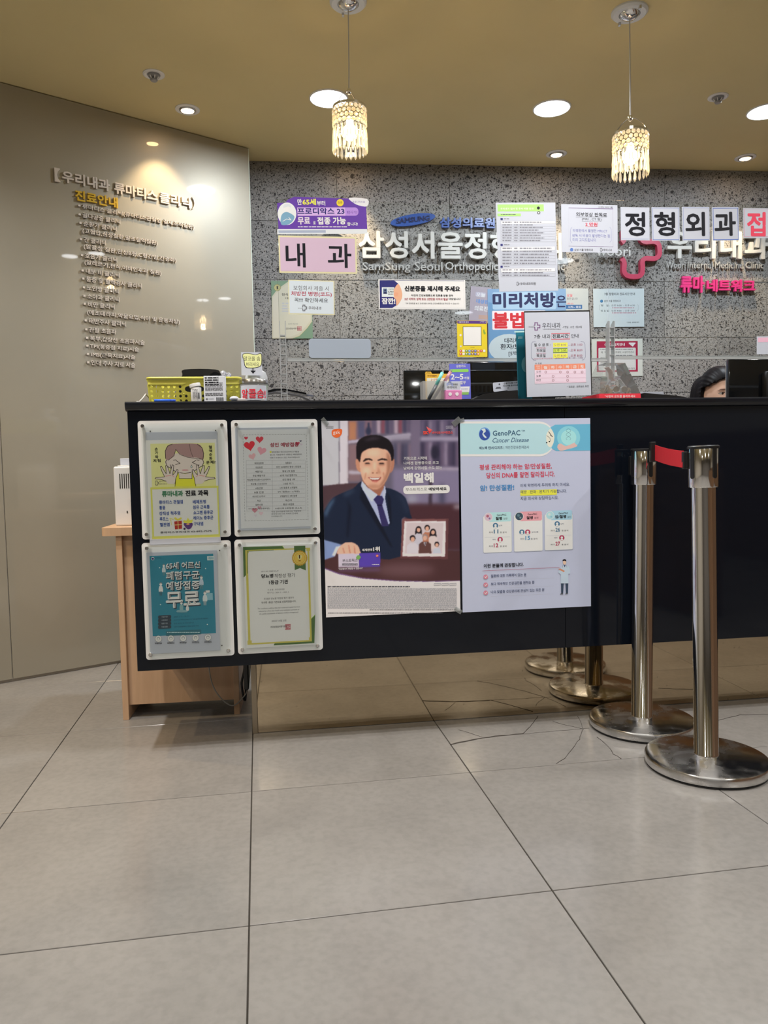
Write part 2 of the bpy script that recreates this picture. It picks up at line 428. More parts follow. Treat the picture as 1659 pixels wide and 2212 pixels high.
def letters(name, label, cat, pl, crop, lines, depth=.012, group=None, stand=.004):
    """raised lettering on a plane: each character its own part. lines: (text,x0,yb,x1,h,mat,bold)"""
    f = Print(None, '', '', [(lines[0][1], lines[0][2]-lines[0][4]), (lines[0][3], lines[0][2]-lines[0][4]), (lines[0][3], lines[0][2]), (lines[0][1], lines[0][2])], pl, crop)
    # level frame
    ex, n = pl.ex, pl.n; ey = Vector((0, 0, 1)); f.ex, f.ey = ex, ey
    M = Matrix(((ex.x, 0, n.x, f.o.x), (ex.y, 0, n.y, f.o.y), (0, 1, 0, f.o.z), (0, 0, 0, 1)))
    root = empty(name, M, label, cat, group)
    for (t, x0, yb, x1, h, m, bold) in lines:
        g = text_geo(t, bold, True)
        u0, v0 = f.uv(x0, yb); u1 = f.uv(x1, yb)[0]; v1 = f.uv(x0, yb-h)[1]
        lo, hi = g[2], g[3]; sx = (u1-u0)/(hi[0]-lo[0]); sy = (v1-v0)/(hi[1]-lo[1])
        for i, ch in enumerate(t):
            if ch == ' ': continue
            c = text_geo(ch, bold, True); pre = text_geo(t[:i+1], bold, True)
            if not c: continue
            xo = pre[3][0]-c[3][0]
            V = [(u0+(q[0]+xo-lo[0])*sx, v0+(q[1]-lo[1])*sy, stand+(q[2]+.5)*depth) for q in c[0]]
            if ch == '■':
                cx_, cy_ = sum(q[0] for q in V)/len(V), sum(q[1] for q in V)/len(V); V = [(cx_+(q[0]-cx_)*.5, cy_+(q[1]-cy_)*.5, q[2]) for q in V]
            me = bpy.data.meshes.new('letter'); me.from_pydata(V, [], c[1]); me.update()
            o = link('letter', me, root, m)
    return root, f

# ============================================================ SETTING
PL = Plane((-1.5777, 3.0399), rad(37.72))       # glass-clad wall on the left
PW = Plane((0.0, 4.0), rad(5.7))                # stone wall behind the desk
PD = Plane((-.748, 2.239), rad(8.0))            # front face of the reception desk
ROOM_X0, ROOM_X1, ROOM_Y0 = -3.6, 4.2, -4.2

def structure(o): o['kind'] = 'structure'; return o
fl = structure(MB().box(ROOM_X0-.2, ROOM_Y0-.2, -.12, ROOM_X1+.2, 4.9, -.0035).build('floor', M_grout))
TY = rad(9.358); tu = Vector((math.cos(TY), math.sin(TY), 0)); tv = Vector((-tu.y, tu.x, 0)); TO = Vector((-.36645, 1.96648, 0))
tb = MB(); tb.box(-.2985, -.2985, -.010, .2985, .2985, 0, bev=.0008); tile_me = None
for i in range(-6, 9):
    for j in range(-11, 6):
        c = TO + tu*(i+.5)*.6 + tv*(j+.5)*.6
        if not (ROOM_X0-.1 < c.x < ROOM_X1+.1 and ROOM_Y0-.1 < c.y < 4.6): continue
        if (c-PL.p).dot(PL.n) < -.45: continue
        if tile_me is None: o = tb.build('tile', M_tile, fl); tile_me = o.data
        else: o = link('tile', tile_me, fl)
        o.matrix_world = Matrix.Translation(c) @ Matrix.Rotation(TY, 4, 'Z')
# cracks in the broken tile before the mirror plinth
def crk(pts, wd):
    P = [onz(900+.4575*x, 1400+.4575*y, .0006) for x, y in pts]; b = MB(); rn = random.Random(len(pts)*7+int(pts[0][0])); Q = []
    for a, c in zip(P, P[1:]):
        n = max(2, int((c-a).length/.02))
        for q in range(n): Q.append(a.lerp(c, q/n)+Vector((rn.uniform(-1, 1), rn.uniform(-1, 1), 0))*.0018)
    Q.append(P[-1]); b.tube(Q, [wd*rn.uniform(.6, 1.2) for _ in Q], n=5); o = b.build('crack', M_crack, fl); return o
for pts, wd in (([(160, 455), (232, 440), (310, 425), (400, 413), (500, 405)], .0022), ([(500, 405), (535, 372), (560, 340), (572, 322)], .0013),
                ([(500, 406), (640, 392), (785, 380), (815, 378)], .0006), ([(785, 385), (768, 430), (740, 470), (697, 520), (660, 545)], .0010),
                ([(785, 384), (775, 350), (760, 322)], .0008), ([(850, 420), (895, 455), (930, 500), (965, 522)], .0009),
                ([(200, 385), (255, 402), (310, 420)], .0006), ([(640, 345), (700, 362), (780, 380)], .0006), ([(1415, 345), (1470, 328), (1530, 315), (1659, 312)], .0009)):
    crk(pts, wd)

structure(MB().box(ROOM_X0-.2, ROOM_Y0-.2, ZC, ROOM_X1+.2, 4.9, ZC+.1).build('ceiling', M_ceil))
# stone wall
MW = Matrix.Translation(PW.p) @ Matrix.Rotation(PW.yaw, 4, 'Z')
wb = structure(MB().box(-1.6, .012, 0, 4.6, .2, ZC).build('wall_back', M_mortar)); wb.matrix_world = MW
blk = {}
for ci, z0 in enumerate([.036, .333, .630, .927, 1.224, 1.521, 1.818, 2.115]):
    off = -.2-.01 if ci % 2 else -.49
    zt = min(z0+.297, ZC)
    if ci == 0: z0 = .0
    for k in range(-2, 9):
        xa = off + k*.585; xb = xa+.585
        key = (round(zt-z0, 3))
        if key not in blk:
            blk[key] = MB().box(.0008, -.0, .0008, .5842, .02, zt-z0-.0008, bev=.0012).build('stone_block', M_stone, wb)
            o = blk[key]
        else: o = link('stone_block', blk[key].data, wb)
        jit = random.Random(ci*31+k).uniform(-.0012, .0012)
        o.matrix_world = MW @ Matrix.Translation((xa, jit, z0))
# left wall: core + glass panels
ML = Matrix.Translation(PL.p) @ Matrix.Rotation(PL.yaw, 4, 'Z')
def along(pl, P): return (P-pl.p).dot(pl.ex)
xe = along(PL, Vector((-.6247, 3.7771, 0))); xs = along(PL, Vector((-1.5391, 3.0697, 0)))
wl = structure(MB().box(-5.2, .014, 0, xe-.004, .14, ZC).build('wall_left', M_wallpaint)); wl.matrix_world = ML
for a, b in ((xs+.0015, xe), (xs-1.16+.0015, xs-.0015), (xs-2.32+.0015, xs-1.16-.0015), (xs-3.48, xs-2.32-.0015)):
    g = MB().box(a, 0, .012, b, .010, ZC-.004, bev=.0012).build('glass_panel', M_glasswall, wl)
ed = MB().box(xe, .0, .012, xe+.004, .014, ZC-.004).build('panel_edge_strip', M_glassedge, wl)
structure(MB().box(ROOM_X1, ROOM_Y0, 0, ROOM_X1+.15, 4.9, ZC).build('wall_right', M_wallpaint))
structure(MB().box(ROOM_X0-.15, ROOM_Y0-.15, 0, ROOM_X1+.15, ROOM_Y0, ZC).build('wall_front', M_darkwall))
structure(MB().box(ROOM_X0-.15, ROOM_Y0, 0, ROOM_X0, 1.5, ZC).build('wall_side', M_wallpaint))
structure(MB().box(2.10, -2.6, 0, 2.22, 1.20, .80, bev=.004).build('unseen_partition', M_walnut))  # unseen low partition added for its brown reflection in the glass wall
structure(MB().box(ROOM_X1-.03, ROOM_Y0, 0, ROOM_X1-.002, 3.9, 1.10, bev=.004).build('unseen_wainscot', M_walnut))  # unseen wainscot put in to reflect brown in the left wall

# ============================================================ LIGHT FITTINGS
def area(name, P, size, W, col, parent=None, spread=150):
    ld = bpy.data.lights.new(name, 'AREA'); ld.shape = 'DISK'; ld.size = size; ld.energy = W; ld.color = col; ld.spread = rad(spread)
    o = bpy.data.objects.new(name, ld); COL.objects.link(o); o.location = P
    if parent is not None: o.parent = parent; o.location = (0, 0, P[2]-ZC)
    return o
def downlight(P, R, label, W, dm=M_down, group=None, col=COOL, nm='recessed_downlight'):
    r = empty(nm, Matrix.Translation((P[0], P[1], ZC)), label, 'ceiling light', group)
    MB().lathe([(R*1.08, 0), (R*1.08, -.002), (R*1.05, -.0045), (R*1.0, -.005), (R*.985, -.001), (R*.985, 0)], 40).build('trim_ring', M_lampwhite, r, auto=True)
    MB().lathe([(0, -.0035), (R*.985, -.0035), (R*.985, -.001), (0, -.001)], 40).build('diffuser', dm, r)
    area('lamp', (P[0], P[1], ZC-.0085), R*1.7, W, col, r, 176 if W == DOWN_W else 150)
    return r
D1, D2, D3 = onz(710, 212, ZC), onz(1192, 233, ZC), onz(1655, 240, ZC)
downlight(D1, .077, 'large round white downlight partly behind the left crystal pendant', DOWN_W)
downlight(D2, .077, 'large round white downlight between the two crystal pendants', DOWN_W)
downlight(D3, .077, 'large round white downlight cut off by the right edge of the photo', DOWN_W)
for k, x in enumerate((-.91, .70, 2.31)):
    for q, y in enumerate((1.78, 2.0)):
        downlight((x, y+.1*(k == 2)*2), .055, 'small round lamp of a twin ceiling fitting above the floor before the desk', PAIR_W*.5, M_pair, 'twin lamps above the waiting floor', NEUT, 'twin_lamp')
for x in (-1.9, 0.2, 2.3):  # rows of unseen downlights added for general illumination
    for y in (-.4, -2.4):
        downlight((x, y), .092, 'unseen round white downlight added over the waiting area behind the camera', HALL_W, M_down, 'added unseen downlights of the waiting area', NEUT)
def spot(P, label, aim, W=SPOT_W):
    r = empty('halogen_spotlight', Matrix.Translation((P[0], P[1], ZC)), label, 'spotlight', None)
    MB().lathe([(.052, 0), (.052, -.003), (.046, -.006), (.038, -.005), (.034, 0)], 32).build('trim_ring', M_lampwhite, r, auto=True)
    d = Vector(aim).normalized(); q = Vector((0, 0, -1)).rotation_difference(d).to_matrix().to_4x4()
    MB().lathe([(.030, .004), (.034, -.004), (.030, -.010), (.027, -.008)], 28).build('tilting_ring', M_steel, r, auto=True)
    MB().lathe([(0, -.0075), (.027, -.0075), (.026, .002), (0, .003)], 28).build('lens', M_halo, r)
    ld = bpy.data.lights.new('beam', 'SPOT'); ld.energy = W; ld.color = WARM; ld.spot_size = rad(62); ld.spot_blend = .75; ld.shadow_soft_size = .02
    o = bpy.data.objects.new('beam', ld); COL.objects.link(o); o.parent = r; o.matrix_basis = Matrix.Translation(d*.016) @ q
    return r
s1, s2, s3 = onz(405, 236, ZC), onz(1202, 332, ZC), onz(1610, 340, ZC)
spot(s1, 'small warm halogen spotlight near the glass wall with raised lettering', (-.42, .25, -1), SPOT_W*.5)
spot(s2, 'small warm halogen spotlight above the long list paper, near the stone wall', (0, .12, -1))
spot(s3, 'small warm halogen spotlight above the four letter cards, near the stone wall', (0, .12, -1))
spot((-.13, s2.y-.06, ZC), 'small warm halogen spotlight above the purple banner, behind the left pendant', (0, .12, -1))
spot((-1.45, 2.45, ZC), 'small warm halogen spotlight beyond the left edge of the photo', (.10, .06, -1), SPOT_W*1.1)
spot((-1.75, .95, ZC), 'small warm halogen spotlight over the floor left of the desk, outside the photo', (.32, .58, -1), SPOT_W*1.4)
def sprinkler(P, label):
    r = empty('sprinkler_head', Matrix.Translation((P[0], P[1], ZC)), label, 'sprinkler')
    MB().lathe([(.042, 0), (.042, -.003), (.036, -.006), (.026, -.004), (.024, .0)], 32).build('escutcheon_ring', M_lampwhite, r, auto=True)
    MB().lathe([(0, -.002), (.024, -.002), (.022, -.010), (.010, -.014), (0, -.014)], 24).build('recessed_cup', M_grey, r, auto=True)
    b = MB()
    for i in range(6):
        a = i*math.pi/3; b.tube([(.021*math.cos(a), .021*math.sin(a), -.002), (.017*math.cos(a), .017*math.sin(a), -.014), (.010*math.cos(a), .010*math.sin(a), -.021)], .0022, n=5)
    b.build('frame_arm', M_lampwhite, r)
    MB().lathe([(0, -.019), (.013, -.019), (.0145, -.023), (.012, -.027), (0, -.028)], 20).build('heat_plate', M_grey, r, auto=True)
sprinkler(onz(332, 160, ZC), 'white flush sprinkler head on the ceiling above the glass wall')
sprinkler(onz(1551, 209, ZC), 'white flush sprinkler head on the ceiling beside the right pendant')

bead_me = [None, None]
def pendant(canopy, xyb, ztop, zbot, R, label, rot):
    r = empty('crystal_pendant_lamp', Matrix.Translation((xyb[0], xyb[1], ZC)), label, 'pendant lamp', None)
    Z = lambda z: z-ZC
    cx, cy = canopy[0]-xyb[0], canopy[1]-xyb[1]
    MB().lathe([(.062, 0), (.062, -.006), (.055, -.013), (.036, -.012), (.036, -.006), (0, -.006)], 36, cx=cx, cy=cy).build('canopy', M_grey if 0 else mat('canopy_white', (.72, .76, .80, 1), rough=.35), r, auto=True)
    MB().lathe([(.035, -.007), (.031, -.017), (.018, -.026), (.006, -.030), (0, -.031)], 30, cx=cx, cy=cy).build('canopy_dome', M_chrome, r, auto=True)
    for s in (-1, 1): MB().box(cx+s*.020-.004, cy-s*.048-.006, -.022, cx+s*.020+.004, cy-s*.048+.006, -.008, bev=.001).build('canopy_clip', M_steel, r)
    MB().tube([(cx, cy, -.03), (cx*.5, cy*.5, -.2), (0, 0, Z(ztop+.055))], .0022, n=6).build('cord', M_cable_w, r)
    MB().lathe([(0, .008), (.006, .008), (.0075, .004), (.0075, -.004), (.005, -.010), (0, -.012)], 16, M=Matrix.Translation((0, 0, Z(ztop+.055)))).build('cord_grip', M_chrome, r, auto=True)
    b = MB()
    for sgn in (1, -1):
        P = [(sgn*R*t**.85*math.cos(rot), sgn*R*t**.85*math.sin(rot), Z(ztop)+.055*(1-t**1.7)) for t in [i/8 for i in range(9)]]
        b.tube(P, .0014, n=6)
    b.build('wire_bail', M_chrome, r)
    ring = [(R*math.cos(a*math.pi/18), R*math.sin(a*math.pi/18)) for a in range(36)]
    b = MB(); b.lathe([(R-.0015, Z(ztop)+.004), (R+.001, Z(ztop)+.004), (R+.001, Z(ztop)-.004), (R-.0015, Z(ztop)-.004), (R-.0015, Z(ztop)+.004)], 36); b.build('top_hoop', M_chrome, r)
    b = MB()
    for a in range(3):
        an = rot+a*2*math.pi/3; b.tube([(0, 0, Z(ztop)-.004), (R*math.cos(an), R*math.sin(an), Z(ztop))], .0012, n=5)
    b.lathe([(0, 0), (.014, 0), (.014, -.03), (0, -.03)], 18, M=Matrix.Translation((0, 0, Z(ztop)-.004))); b.build('lamp_holder', M_chrome, r, auto=True)
    hh = ztop-zbot; zb = Z(ztop)-.50*hh
    MB().lathe([(0, .036), (.012, .034), (.013, .020), (.024, .006), (.027, -.008), (.022, -.022), (.010, -.029), (0, -.030)], 24, M=Matrix.Translation((0, 0, zb))).build('bulb', M_bulb, r, smooth=True)
    if bead_me[0] is None:
        q = MB(); n = 8; rr = .0075
        q.lathe([(0, .0032), (rr*.6, .0030), (rr, 0), (rr*.6, -.0030), (0, -.0032)], 8, M=Matrix.Rotation(math.pi/2, 4, 'X')); o = q.build('crystal_bead', M_crystal); bead_me[0] = o.data; bpy.data.objects.remove(o)
        q = MB(); q.lathe([(0, .021), (.0024, .020), (.0058, -.010), (.0054, -.016), (0, -.026)], 6, M=Matrix.Diagonal((1, .7, 1, 1))); o = q.build('crystal_drop', M_crystal); bead_me[1] = o.data; bpy.data.objects.remove(o)
    nb = 22
    for row in range(4):
        for i in range(nb):
            a = 2*math.pi*(i+.5*(row % 2))/nb; o = link('crystal_bead', bead_me[0], r)
            o.matrix_basis = Matrix.Translation((R*math.cos(a), R*math.sin(a), Z(ztop)-.012-row*.0145)) @ Matrix.Rotation(a+math.pi/2, 4, 'Z')
    for row in range(2):
        for i in range(nb):
            a = 2*math.pi*(i+.5*row)/nb; o = link('crystal_drop', bead_me[1], r); q = R*(1.0+.02*row)
            o.matrix_basis = Matrix.Translation((q*math.cos(a), q*math.sin(a), Z(zbot)+.026+(1-row)*.034)) @ Matrix.Rotation(a+math.pi/2, 4, 'Z')
    ld = bpy.data.lights.new('glow', 'POINT'); ld.energy = 2.2; ld.color = WARM; ld.shadow_soft_size = .02
    o = bpy.data.objects.new('glow', ld); COL.objects.link(o); o.parent = r; o.location = (0, 0, zb-.045)
pendant(onz(752, 2, ZC), (-.090, 2.632), 2.062, 1.912, .056, 'crystal pendant lamp in front of a large downlight, hanging over the pink and purple signs', .9)
pendant(onz(1360, 24, ZC), (.886, 2.720), 1.995, 1.849, .059, 'crystal pendant lamp with visible round canopy, hanging over the letter cards', -.5)

# ============================================================ RECEPTION DESK
DM = Matrix.Translation(PD.p) @ Matrix.Rotation(PD.yaw, 4, 'Z')
def LP(x, y, dy=0.0):
    P = PD.off(-dy).hit(x, y); return (P-PD.p).dot(PD.ex), P.z
def at(X, Y, Z, rz=0.0): return DM @ Matrix.Translation((X, Y, Z)) @ Matrix.Rotation(rz, 4, 'Z')
TOPZ, DL = 1.059, 3.3
dk = empty('reception_desk', DM, 'long black glossy reception desk on a recessed bronze mirror plinth', 'reception desk')
xsm = LP(1222, 1350)[0]
MB().box(0, 0, .257, xsm-.0008, .022, 1.031, bev=.0006).build('front_panel', M_black, dk)
MB().box(xsm+.0008, 0, .257, DL, .022, 1.031, bev=.0006).build('front_panel', M_black, dk)
MB().box(0, .023, .257, .022, .305, 1.022, bev=.001).build('side_panel', M_black, dk)
MB().prism([(-.012, TOPZ-.004), (-.008, TOPZ), (.34, TOPZ), (.34, 1.031), (.004, 1.031), (-.006, 1.035), (-.012, 1.045)], -.004, DL, axis='x').build('counter_ledge', M_blacktop, dk, auto=True)
MB().box(.022, .32, .74, DL, .338, 1.030).build('ledge_back_board', M_blackplastic, dk)
MB().box(.022, .339, .72, DL, .72, .745, bev=.002).build('work_surface', M_wood, dk)
MB().box(.022, .023, .257, DL, .305, .272).build('bottom_board', M_blackplastic, dk)
# plinth: its line measured on the floor
MB0 = onz(547, 1588)+Vector((0, .014, 0)); MPY = rad(8.3)
PMx = (MB0-PD.p).dot(PD.ex); PMy = -(MB0-PD.p).dot(PD.n)
rp = Matrix.Translation((PMx, PMy, 0)) @ Matrix.Rotation(MPY-PD.yaw, 4, 'Z')
pl_ = MB().box(0, .006, .0, DL-.4, .19, .257).build('plinth_carcass', M_blackplastic, dk); pl_.matrix_basis = rp
mr = MB().box(.014, 0, .002, DL-.4, .006, .256).build('mirror_panel', M_mirror, dk); mr.matrix_basis = rp
es = MB().box(-.004, -.002, 0, .013, .012, .257, bev=.001).build('edge_strip', mat('bronze_edge', (.35, .29, .21, 1), rough=.35, metal=.7), dk); es.matrix_basis = rp
bx_ = MB().box(PMx-.030, PMy+.05, .13, PMx-.014, PMy+.10, .256, bev=.003).build('cable_duct', M_blackplastic, dk)

# ---------------------------------------------------------------- side cabinet and what stands on it
c0 = onz(266, 1556); c1 = onz(516, 1543); cyaw = math.atan2(c1.y-c0.y, c1.x-c0.x)
CW = (c1-c0).length+.004; CH = .70
CMx = Matrix.Translation(c0) @ Matrix.Rotation(cyaw, 4, 'Z')
PCa = Plane(c0, cyaw)
ct = PCa.off(.01).hit(236, 1158).z
CH = min(ct+.028, .715)
cb = empty('side_cabinet', CMx, 'light maple side cabinet standing under the left end of the black desk', 'cabinet')
MB().box(0, 0, .0, .020, .40, CH-.028, bev=.001).build('side_panel', M_wood, cb)
MB().box(CW-.020, 0, .0, CW, .40, CH-.028, bev=.001).build('side_panel', M_wood, cb)
MB().box(.020, .018, .048, CW-.020, .036, CH-.028).build('front_panel', M_wood, cb)
MB().prism(rrect(-.045, -.015, CW+.02, .42, .02), CH-.028, CH, axis='z').build('cabinet_top', M_wood, cb)
MB().box(.020, .38, .075, CW-.020, .395, CH-.028).build('back_panel', M_wooddark, cb)
for x in (.003, CW-.017):
    for y in (.01, .37): MB().lathe([(0, 0), (.008, 0), (.008, .006), (0, .006)], 12, cx=x+.007, cy=y).build('foot_glide', M_white, cb)
# box-shaped air purifier
ax0 = PCa.off(-.06).hit(247, 1080); ax = along(PCa, ax0); az = PCa.off(-.06).hit(250, 1008).z
ap = empty('air_purifier', CMx @ Matrix.Translation((ax, .06, CH)), 'small white upright air purifier with vertical vent slots on the maple cabinet', 'air purifier')
hA = az-CH
MB().box(0, 0, 0, .13, .13, hA, bev=.006, seg=3).build('body', M_white, ap)
for i in range(8): MB().box(.020+i*.0072, -.0008, hA-.076, .0232+i*.0072, .004, hA-.025).build('vent_slot', M_darkgap, ap)
MB().box(.040, -.001, .044, .044, .004, .052).build('status_window', M_darkgap, ap)
MB().box(.012, .012, hA, .118, .118, hA+.004, bev=.001).build('lid', M_white, ap)
MB().box(.02, .02, 0, .13, .11, .024, bev=.001).build('tissue_pack', M_paper).matrix_world = CMx @ Matrix.Translation((ax, .06, CH+hA+.004))
tag(bpy.data.objects['tissue_pack'], 'white paper packet lying on top of the air purifier', 'packet')

# ============================================================ STANCHIONS
def stanchion(P, label, head_rot, lean):
    M = Matrix.Translation((P.x, P.y, 0))
    r = empty('queue_stanchion', M, label, 'stanchion')
    b = MB(); b.lathe([(0, .004), (.156, .004), (.1625, .007), (.1645, .013), (.1645, .026), (.1615, .031), (.154, .0335), (.05, .037), (0, .037)], 64); b.build('base', M_chromebase, r, auto=True)
    MB().lathe([(0, 0), (.160, 0), (.160, .004), (0, .004)], 48).build('rubber_ring', M_blackplastic, r)
    K = Matrix.Translation((0, 0, .036)) @ Matrix.Rotation(lean[0], 4, 'Y') @ Matrix.Rotation(lean[1], 4, 'X') @ Matrix.Translation((0, 0, -.036))
    MB().lathe([(.0345, .036), (.0345, .039), (.0325, .041), (.0325, .74)], 40, M=K).build('pole', M_chrome, r, smooth=True)
    MB().lathe([(.0325, .782), (.0385, .782), (.0395, .785), (.0395, .886), (.0385, .888)], 40, M=K).build('head_sleeve', M_chrome, r, auto=True)
    MB().lathe([(.0325, .74), (.0325, .783)], 40, M=K).build('pole_neck', M_chrome, r, smooth=True)
    MB().lathe([(.0385, .886), (.0420, .888), (.0420, .893), (.038, .896), (0, .897)], 40, M=K).build('cap', M_blackplastic, r, auto=True)
    for i in range(4):
        Q = K @ Matrix.Rotation(head_rot+i*math.pi/2, 4, 'Z')
        b = MB(); pr = rrect(-.0062, .806, .0062, .893, .0060); b.prism(pr, -.0412, -.036); 
        for v in b.bm.verts: v.co = Q @ v.co
        b.build('belt_slot', M_blackplastic, r)
    return r, K
SL = Vector((.8195, 2.403, 0)); SR = Vector((.889, 2.076, 0))
PLs = Vector((SL.x, SL.y, 0)); PRs = Vector((SR.x, SR.y, 0))
tr = PD.hit(0, 0)
stL, KL = stanchion(PLs, 'chrome queue stanchion nearer the desk, red belt clipped into its head', rad(12), (rad(.45), 0))
stR, KR = stanchion(PRs, 'chrome queue stanchion nearer the camera, red belt drawn from its head', rad(22), (rad(-.9), 0))
# red belt between the two heads (child of the stanchion it is drawn from)
def onv(P, x, y):
    d = ray(x, y); t = math.hypot(P.x, P.y)/math.hypot(d.x, d.y); return CAM+d*t
hl = PLs + Vector((.012, -.056, 0)); hr = PRs + Vector((-.044, .008, 0))
a1, a2 = onv(hl, 1414, 961), onv(hl, 1414, 994); b1, b2 = onv(hr, 1477, 974), onv(hr, 1474, 1010)
q = MB(); n = 10; A = []
dn = (b1-a1).cross(Vector((0, 0, 1))).normalized()*.0006
for i in range(n+1):
    t = i/n; sag = Vector((0, 0, -.003*math.sin(math.pi*t)))
    A.append([q.bm.verts.new(v - PRs) for v in (a1.lerp(b1, t)+sag+dn, a2.lerp(b2, t)+sag+dn, a2.lerp(b2, t)+sag-dn, a1.lerp(b1, t)+sag-dn)])
for x, y in zip(A, A[1:]):
    for j in range(4): q.bm.faces.new((x[j], x[(j+1) % 4], y[(j+1) % 4], y[j]))
q.bm.faces.new(A[0]); q.bm.faces.new(A[-1][::-1]); q.build('red_belt', M_redbelt, stR)
c = a1.lerp(a2, .5)-PRs
MB().box(-.010, -.006, -.031, .007, .012, .031, bev=.002, M=Matrix.Translation(c+Vector((-.004, 0, .002)))).build('belt_clip', M_blackplastic, stR)
c = b1.lerp(b2, .5)-PRs
MB().box(-.003, -.007, -.024, .010, .010, .024, bev=.002, M=Matrix.Translation(c+Vector((.002, 0, -.003)))).build('belt_cassette', M_blackplastic, stR)
c = onv(PLs, 1365, 1005)-PLs
MB().box(-.012, -.012, -.032, .016, .012, .030, bev=.003, M=Matrix.Translation(c+Vector((.004, 0, 0)))).build('belt_clip', M_blackplastic, stL)

# ============================================================ RAISED LETTERING
CD = (0, 330, .33755)
PLl = PL.off(.001)
lt, _ = letters('raised_wall_lettering', 'large raised white Korean heading in brackets on the glass wall', 'wall lettering', PLl, CD,
    [('【', 347, 186, 385, 88, M_letterb, .03), ('우리내과', 395, 190, 700, 76, M_letterb, .035), ('류마티스', 728, 262, 1003, 74, M_letterb, .035), ('클리닉', 1018, 322, 1215, 72, M_letterb, .035), (')', 1226, 362, 1250, 75, M_letterb, 0)], .006, stand=.002)
letters('raised_wall_lettering', 'raised yellow Korean subheading below the bracketed white heading', 'wall lettering', PLl, CD, [('진료안내', 480, 308, 750, 70, M_lettery, .035)], .006, stand=.002)
LW = [('■류마티스 클리닉(류마티스관절염 결체조직질환)', 490, 358, 1235, 35), ('■골다공증 클리닉', 493, 412, 765, 34), ('■순환기 클리닉', 498, 466, 742, 34),
      ('(고혈압,심장질환,말초혈액질환)', 525, 520, 1003, 36), ('■간 클리닉', 502, 570, 673, 34), ('(알콜성 질환,만성B형,C형간염,간경화)', 533, 620, 1122, 36),
      ('■호흡기 클리닉', 508, 672, 745, 34), ('(알레르기,천식,이비인후과 질환)', 538, 722, 1027, 36), ('■내분 비 클리닉', 512, 770, 760, 33), ('■통증 및 혈액검사 클리닉', 516, 822, 902, 34),
      ('■노인병 클리닉', 520, 878, 757, 33), ('■소아과 클리닉', 523, 932, 760, 33), ('■비만 클리닉', 525, 983, 730, 33), ('(메조테라피,약물요법,식이 및 운동처방)', 555, 1042, 1145, 36),
      ('■태반주사 클리닉', 532, 1090, 802, 34), ('■관절 초음파', 535, 1147, 740, 33), ('■복부,갑상선 초음파시술', 540, 1202, 922, 34), ('■TPI(통증점 치료)시술', 542, 1254, 885, 34),
      ('■IMS(근육치료)시술', 545, 1307, 862, 34), ('■인대 주사 치료 시술', 548, 1358, 862, 34)]
letters('clinic_list_lettering', 'long bulleted list of small raised white Korean letters on the glass wall', 'wall lettering', PLl, CD, [(t, x0, y, x1, h, M_letterb, .02) for t, x0, y, x1, h in LW], .006, stand=.002)

PWl = PW.off(.004); CE = (580, 400, .3255); CG = (1060, 400, .3611); C0 = (0, 0, 1)
letters('raised_wall_lettering', 'large white Korean clinic name on the stone wall, right of the pink sign', 'wall lettering', PWl, C0, [('삼성서울정형외과', 774, 561, 1220, 60, M_letter, .03)], .020)
letters('raised_wall_lettering', 'silver English clinic name in one line below the large white Korean name', 'wall lettering', PWl, C0, [('SamSung', 783, 590, 886, 22, M_lettergrey, .005), ('Seoul', 895, 586, 955, 19, M_lettergrey, .005), ('Orthopedic', 961, 590, 1075, 23, M_lettergrey, .005), ('Surgery Clinic', 1083, 590, 1218, 23, M_lettergrey, .005)], .010)
letters('raised_wall_lettering', 'small blue Korean letters beside the blue oval logo on the stone wall', 'wall lettering', PWl, C0, [('삼성의료원', 949, 494, 1068, 23, M_letterblue, .04)], .012)
letters('raised_wall_lettering', 'white Korean clinic name right of the crimson emblem, under the letter cards', 'wall lettering', PWl, C0, [('우리내과', 1437, 561, 1656, 60, M_letter, .03)], .020)
letters('raised_wall_lettering', 'silver English clinic name in one line right of the crimson emblem', 'wall lettering', PWl, C0, [('Woori', 1437, 581, 1478, 15, M_lettergrey, .005), ('Internal', 1483, 581, 1537, 15, M_lettergrey, .005), ('Medicine', 1542, 581, 1603, 15, M_lettergrey, .005), ('Clinic', 1608, 581, 1647, 15, M_lettergrey, .005)], .008)
letters('raised_wall_lettering', 'bright pink Korean letters below the silver English line on the stone wall', 'wall lettering', PWl, C0, [('류마', 1467, 634, 1518, 37, M_letterpink, .05), ('네트워크', 1523, 632, 1628, 27, M_letterpink, .045)], .014)
letters('raised_wall_lettering', 'small silver word at the open left side of the crimson cross emblem', 'wall lettering', PWl.off(.03), C0, [('woori', 1286, 554, 1360, 20, M_lettergrey, .0)], .008)
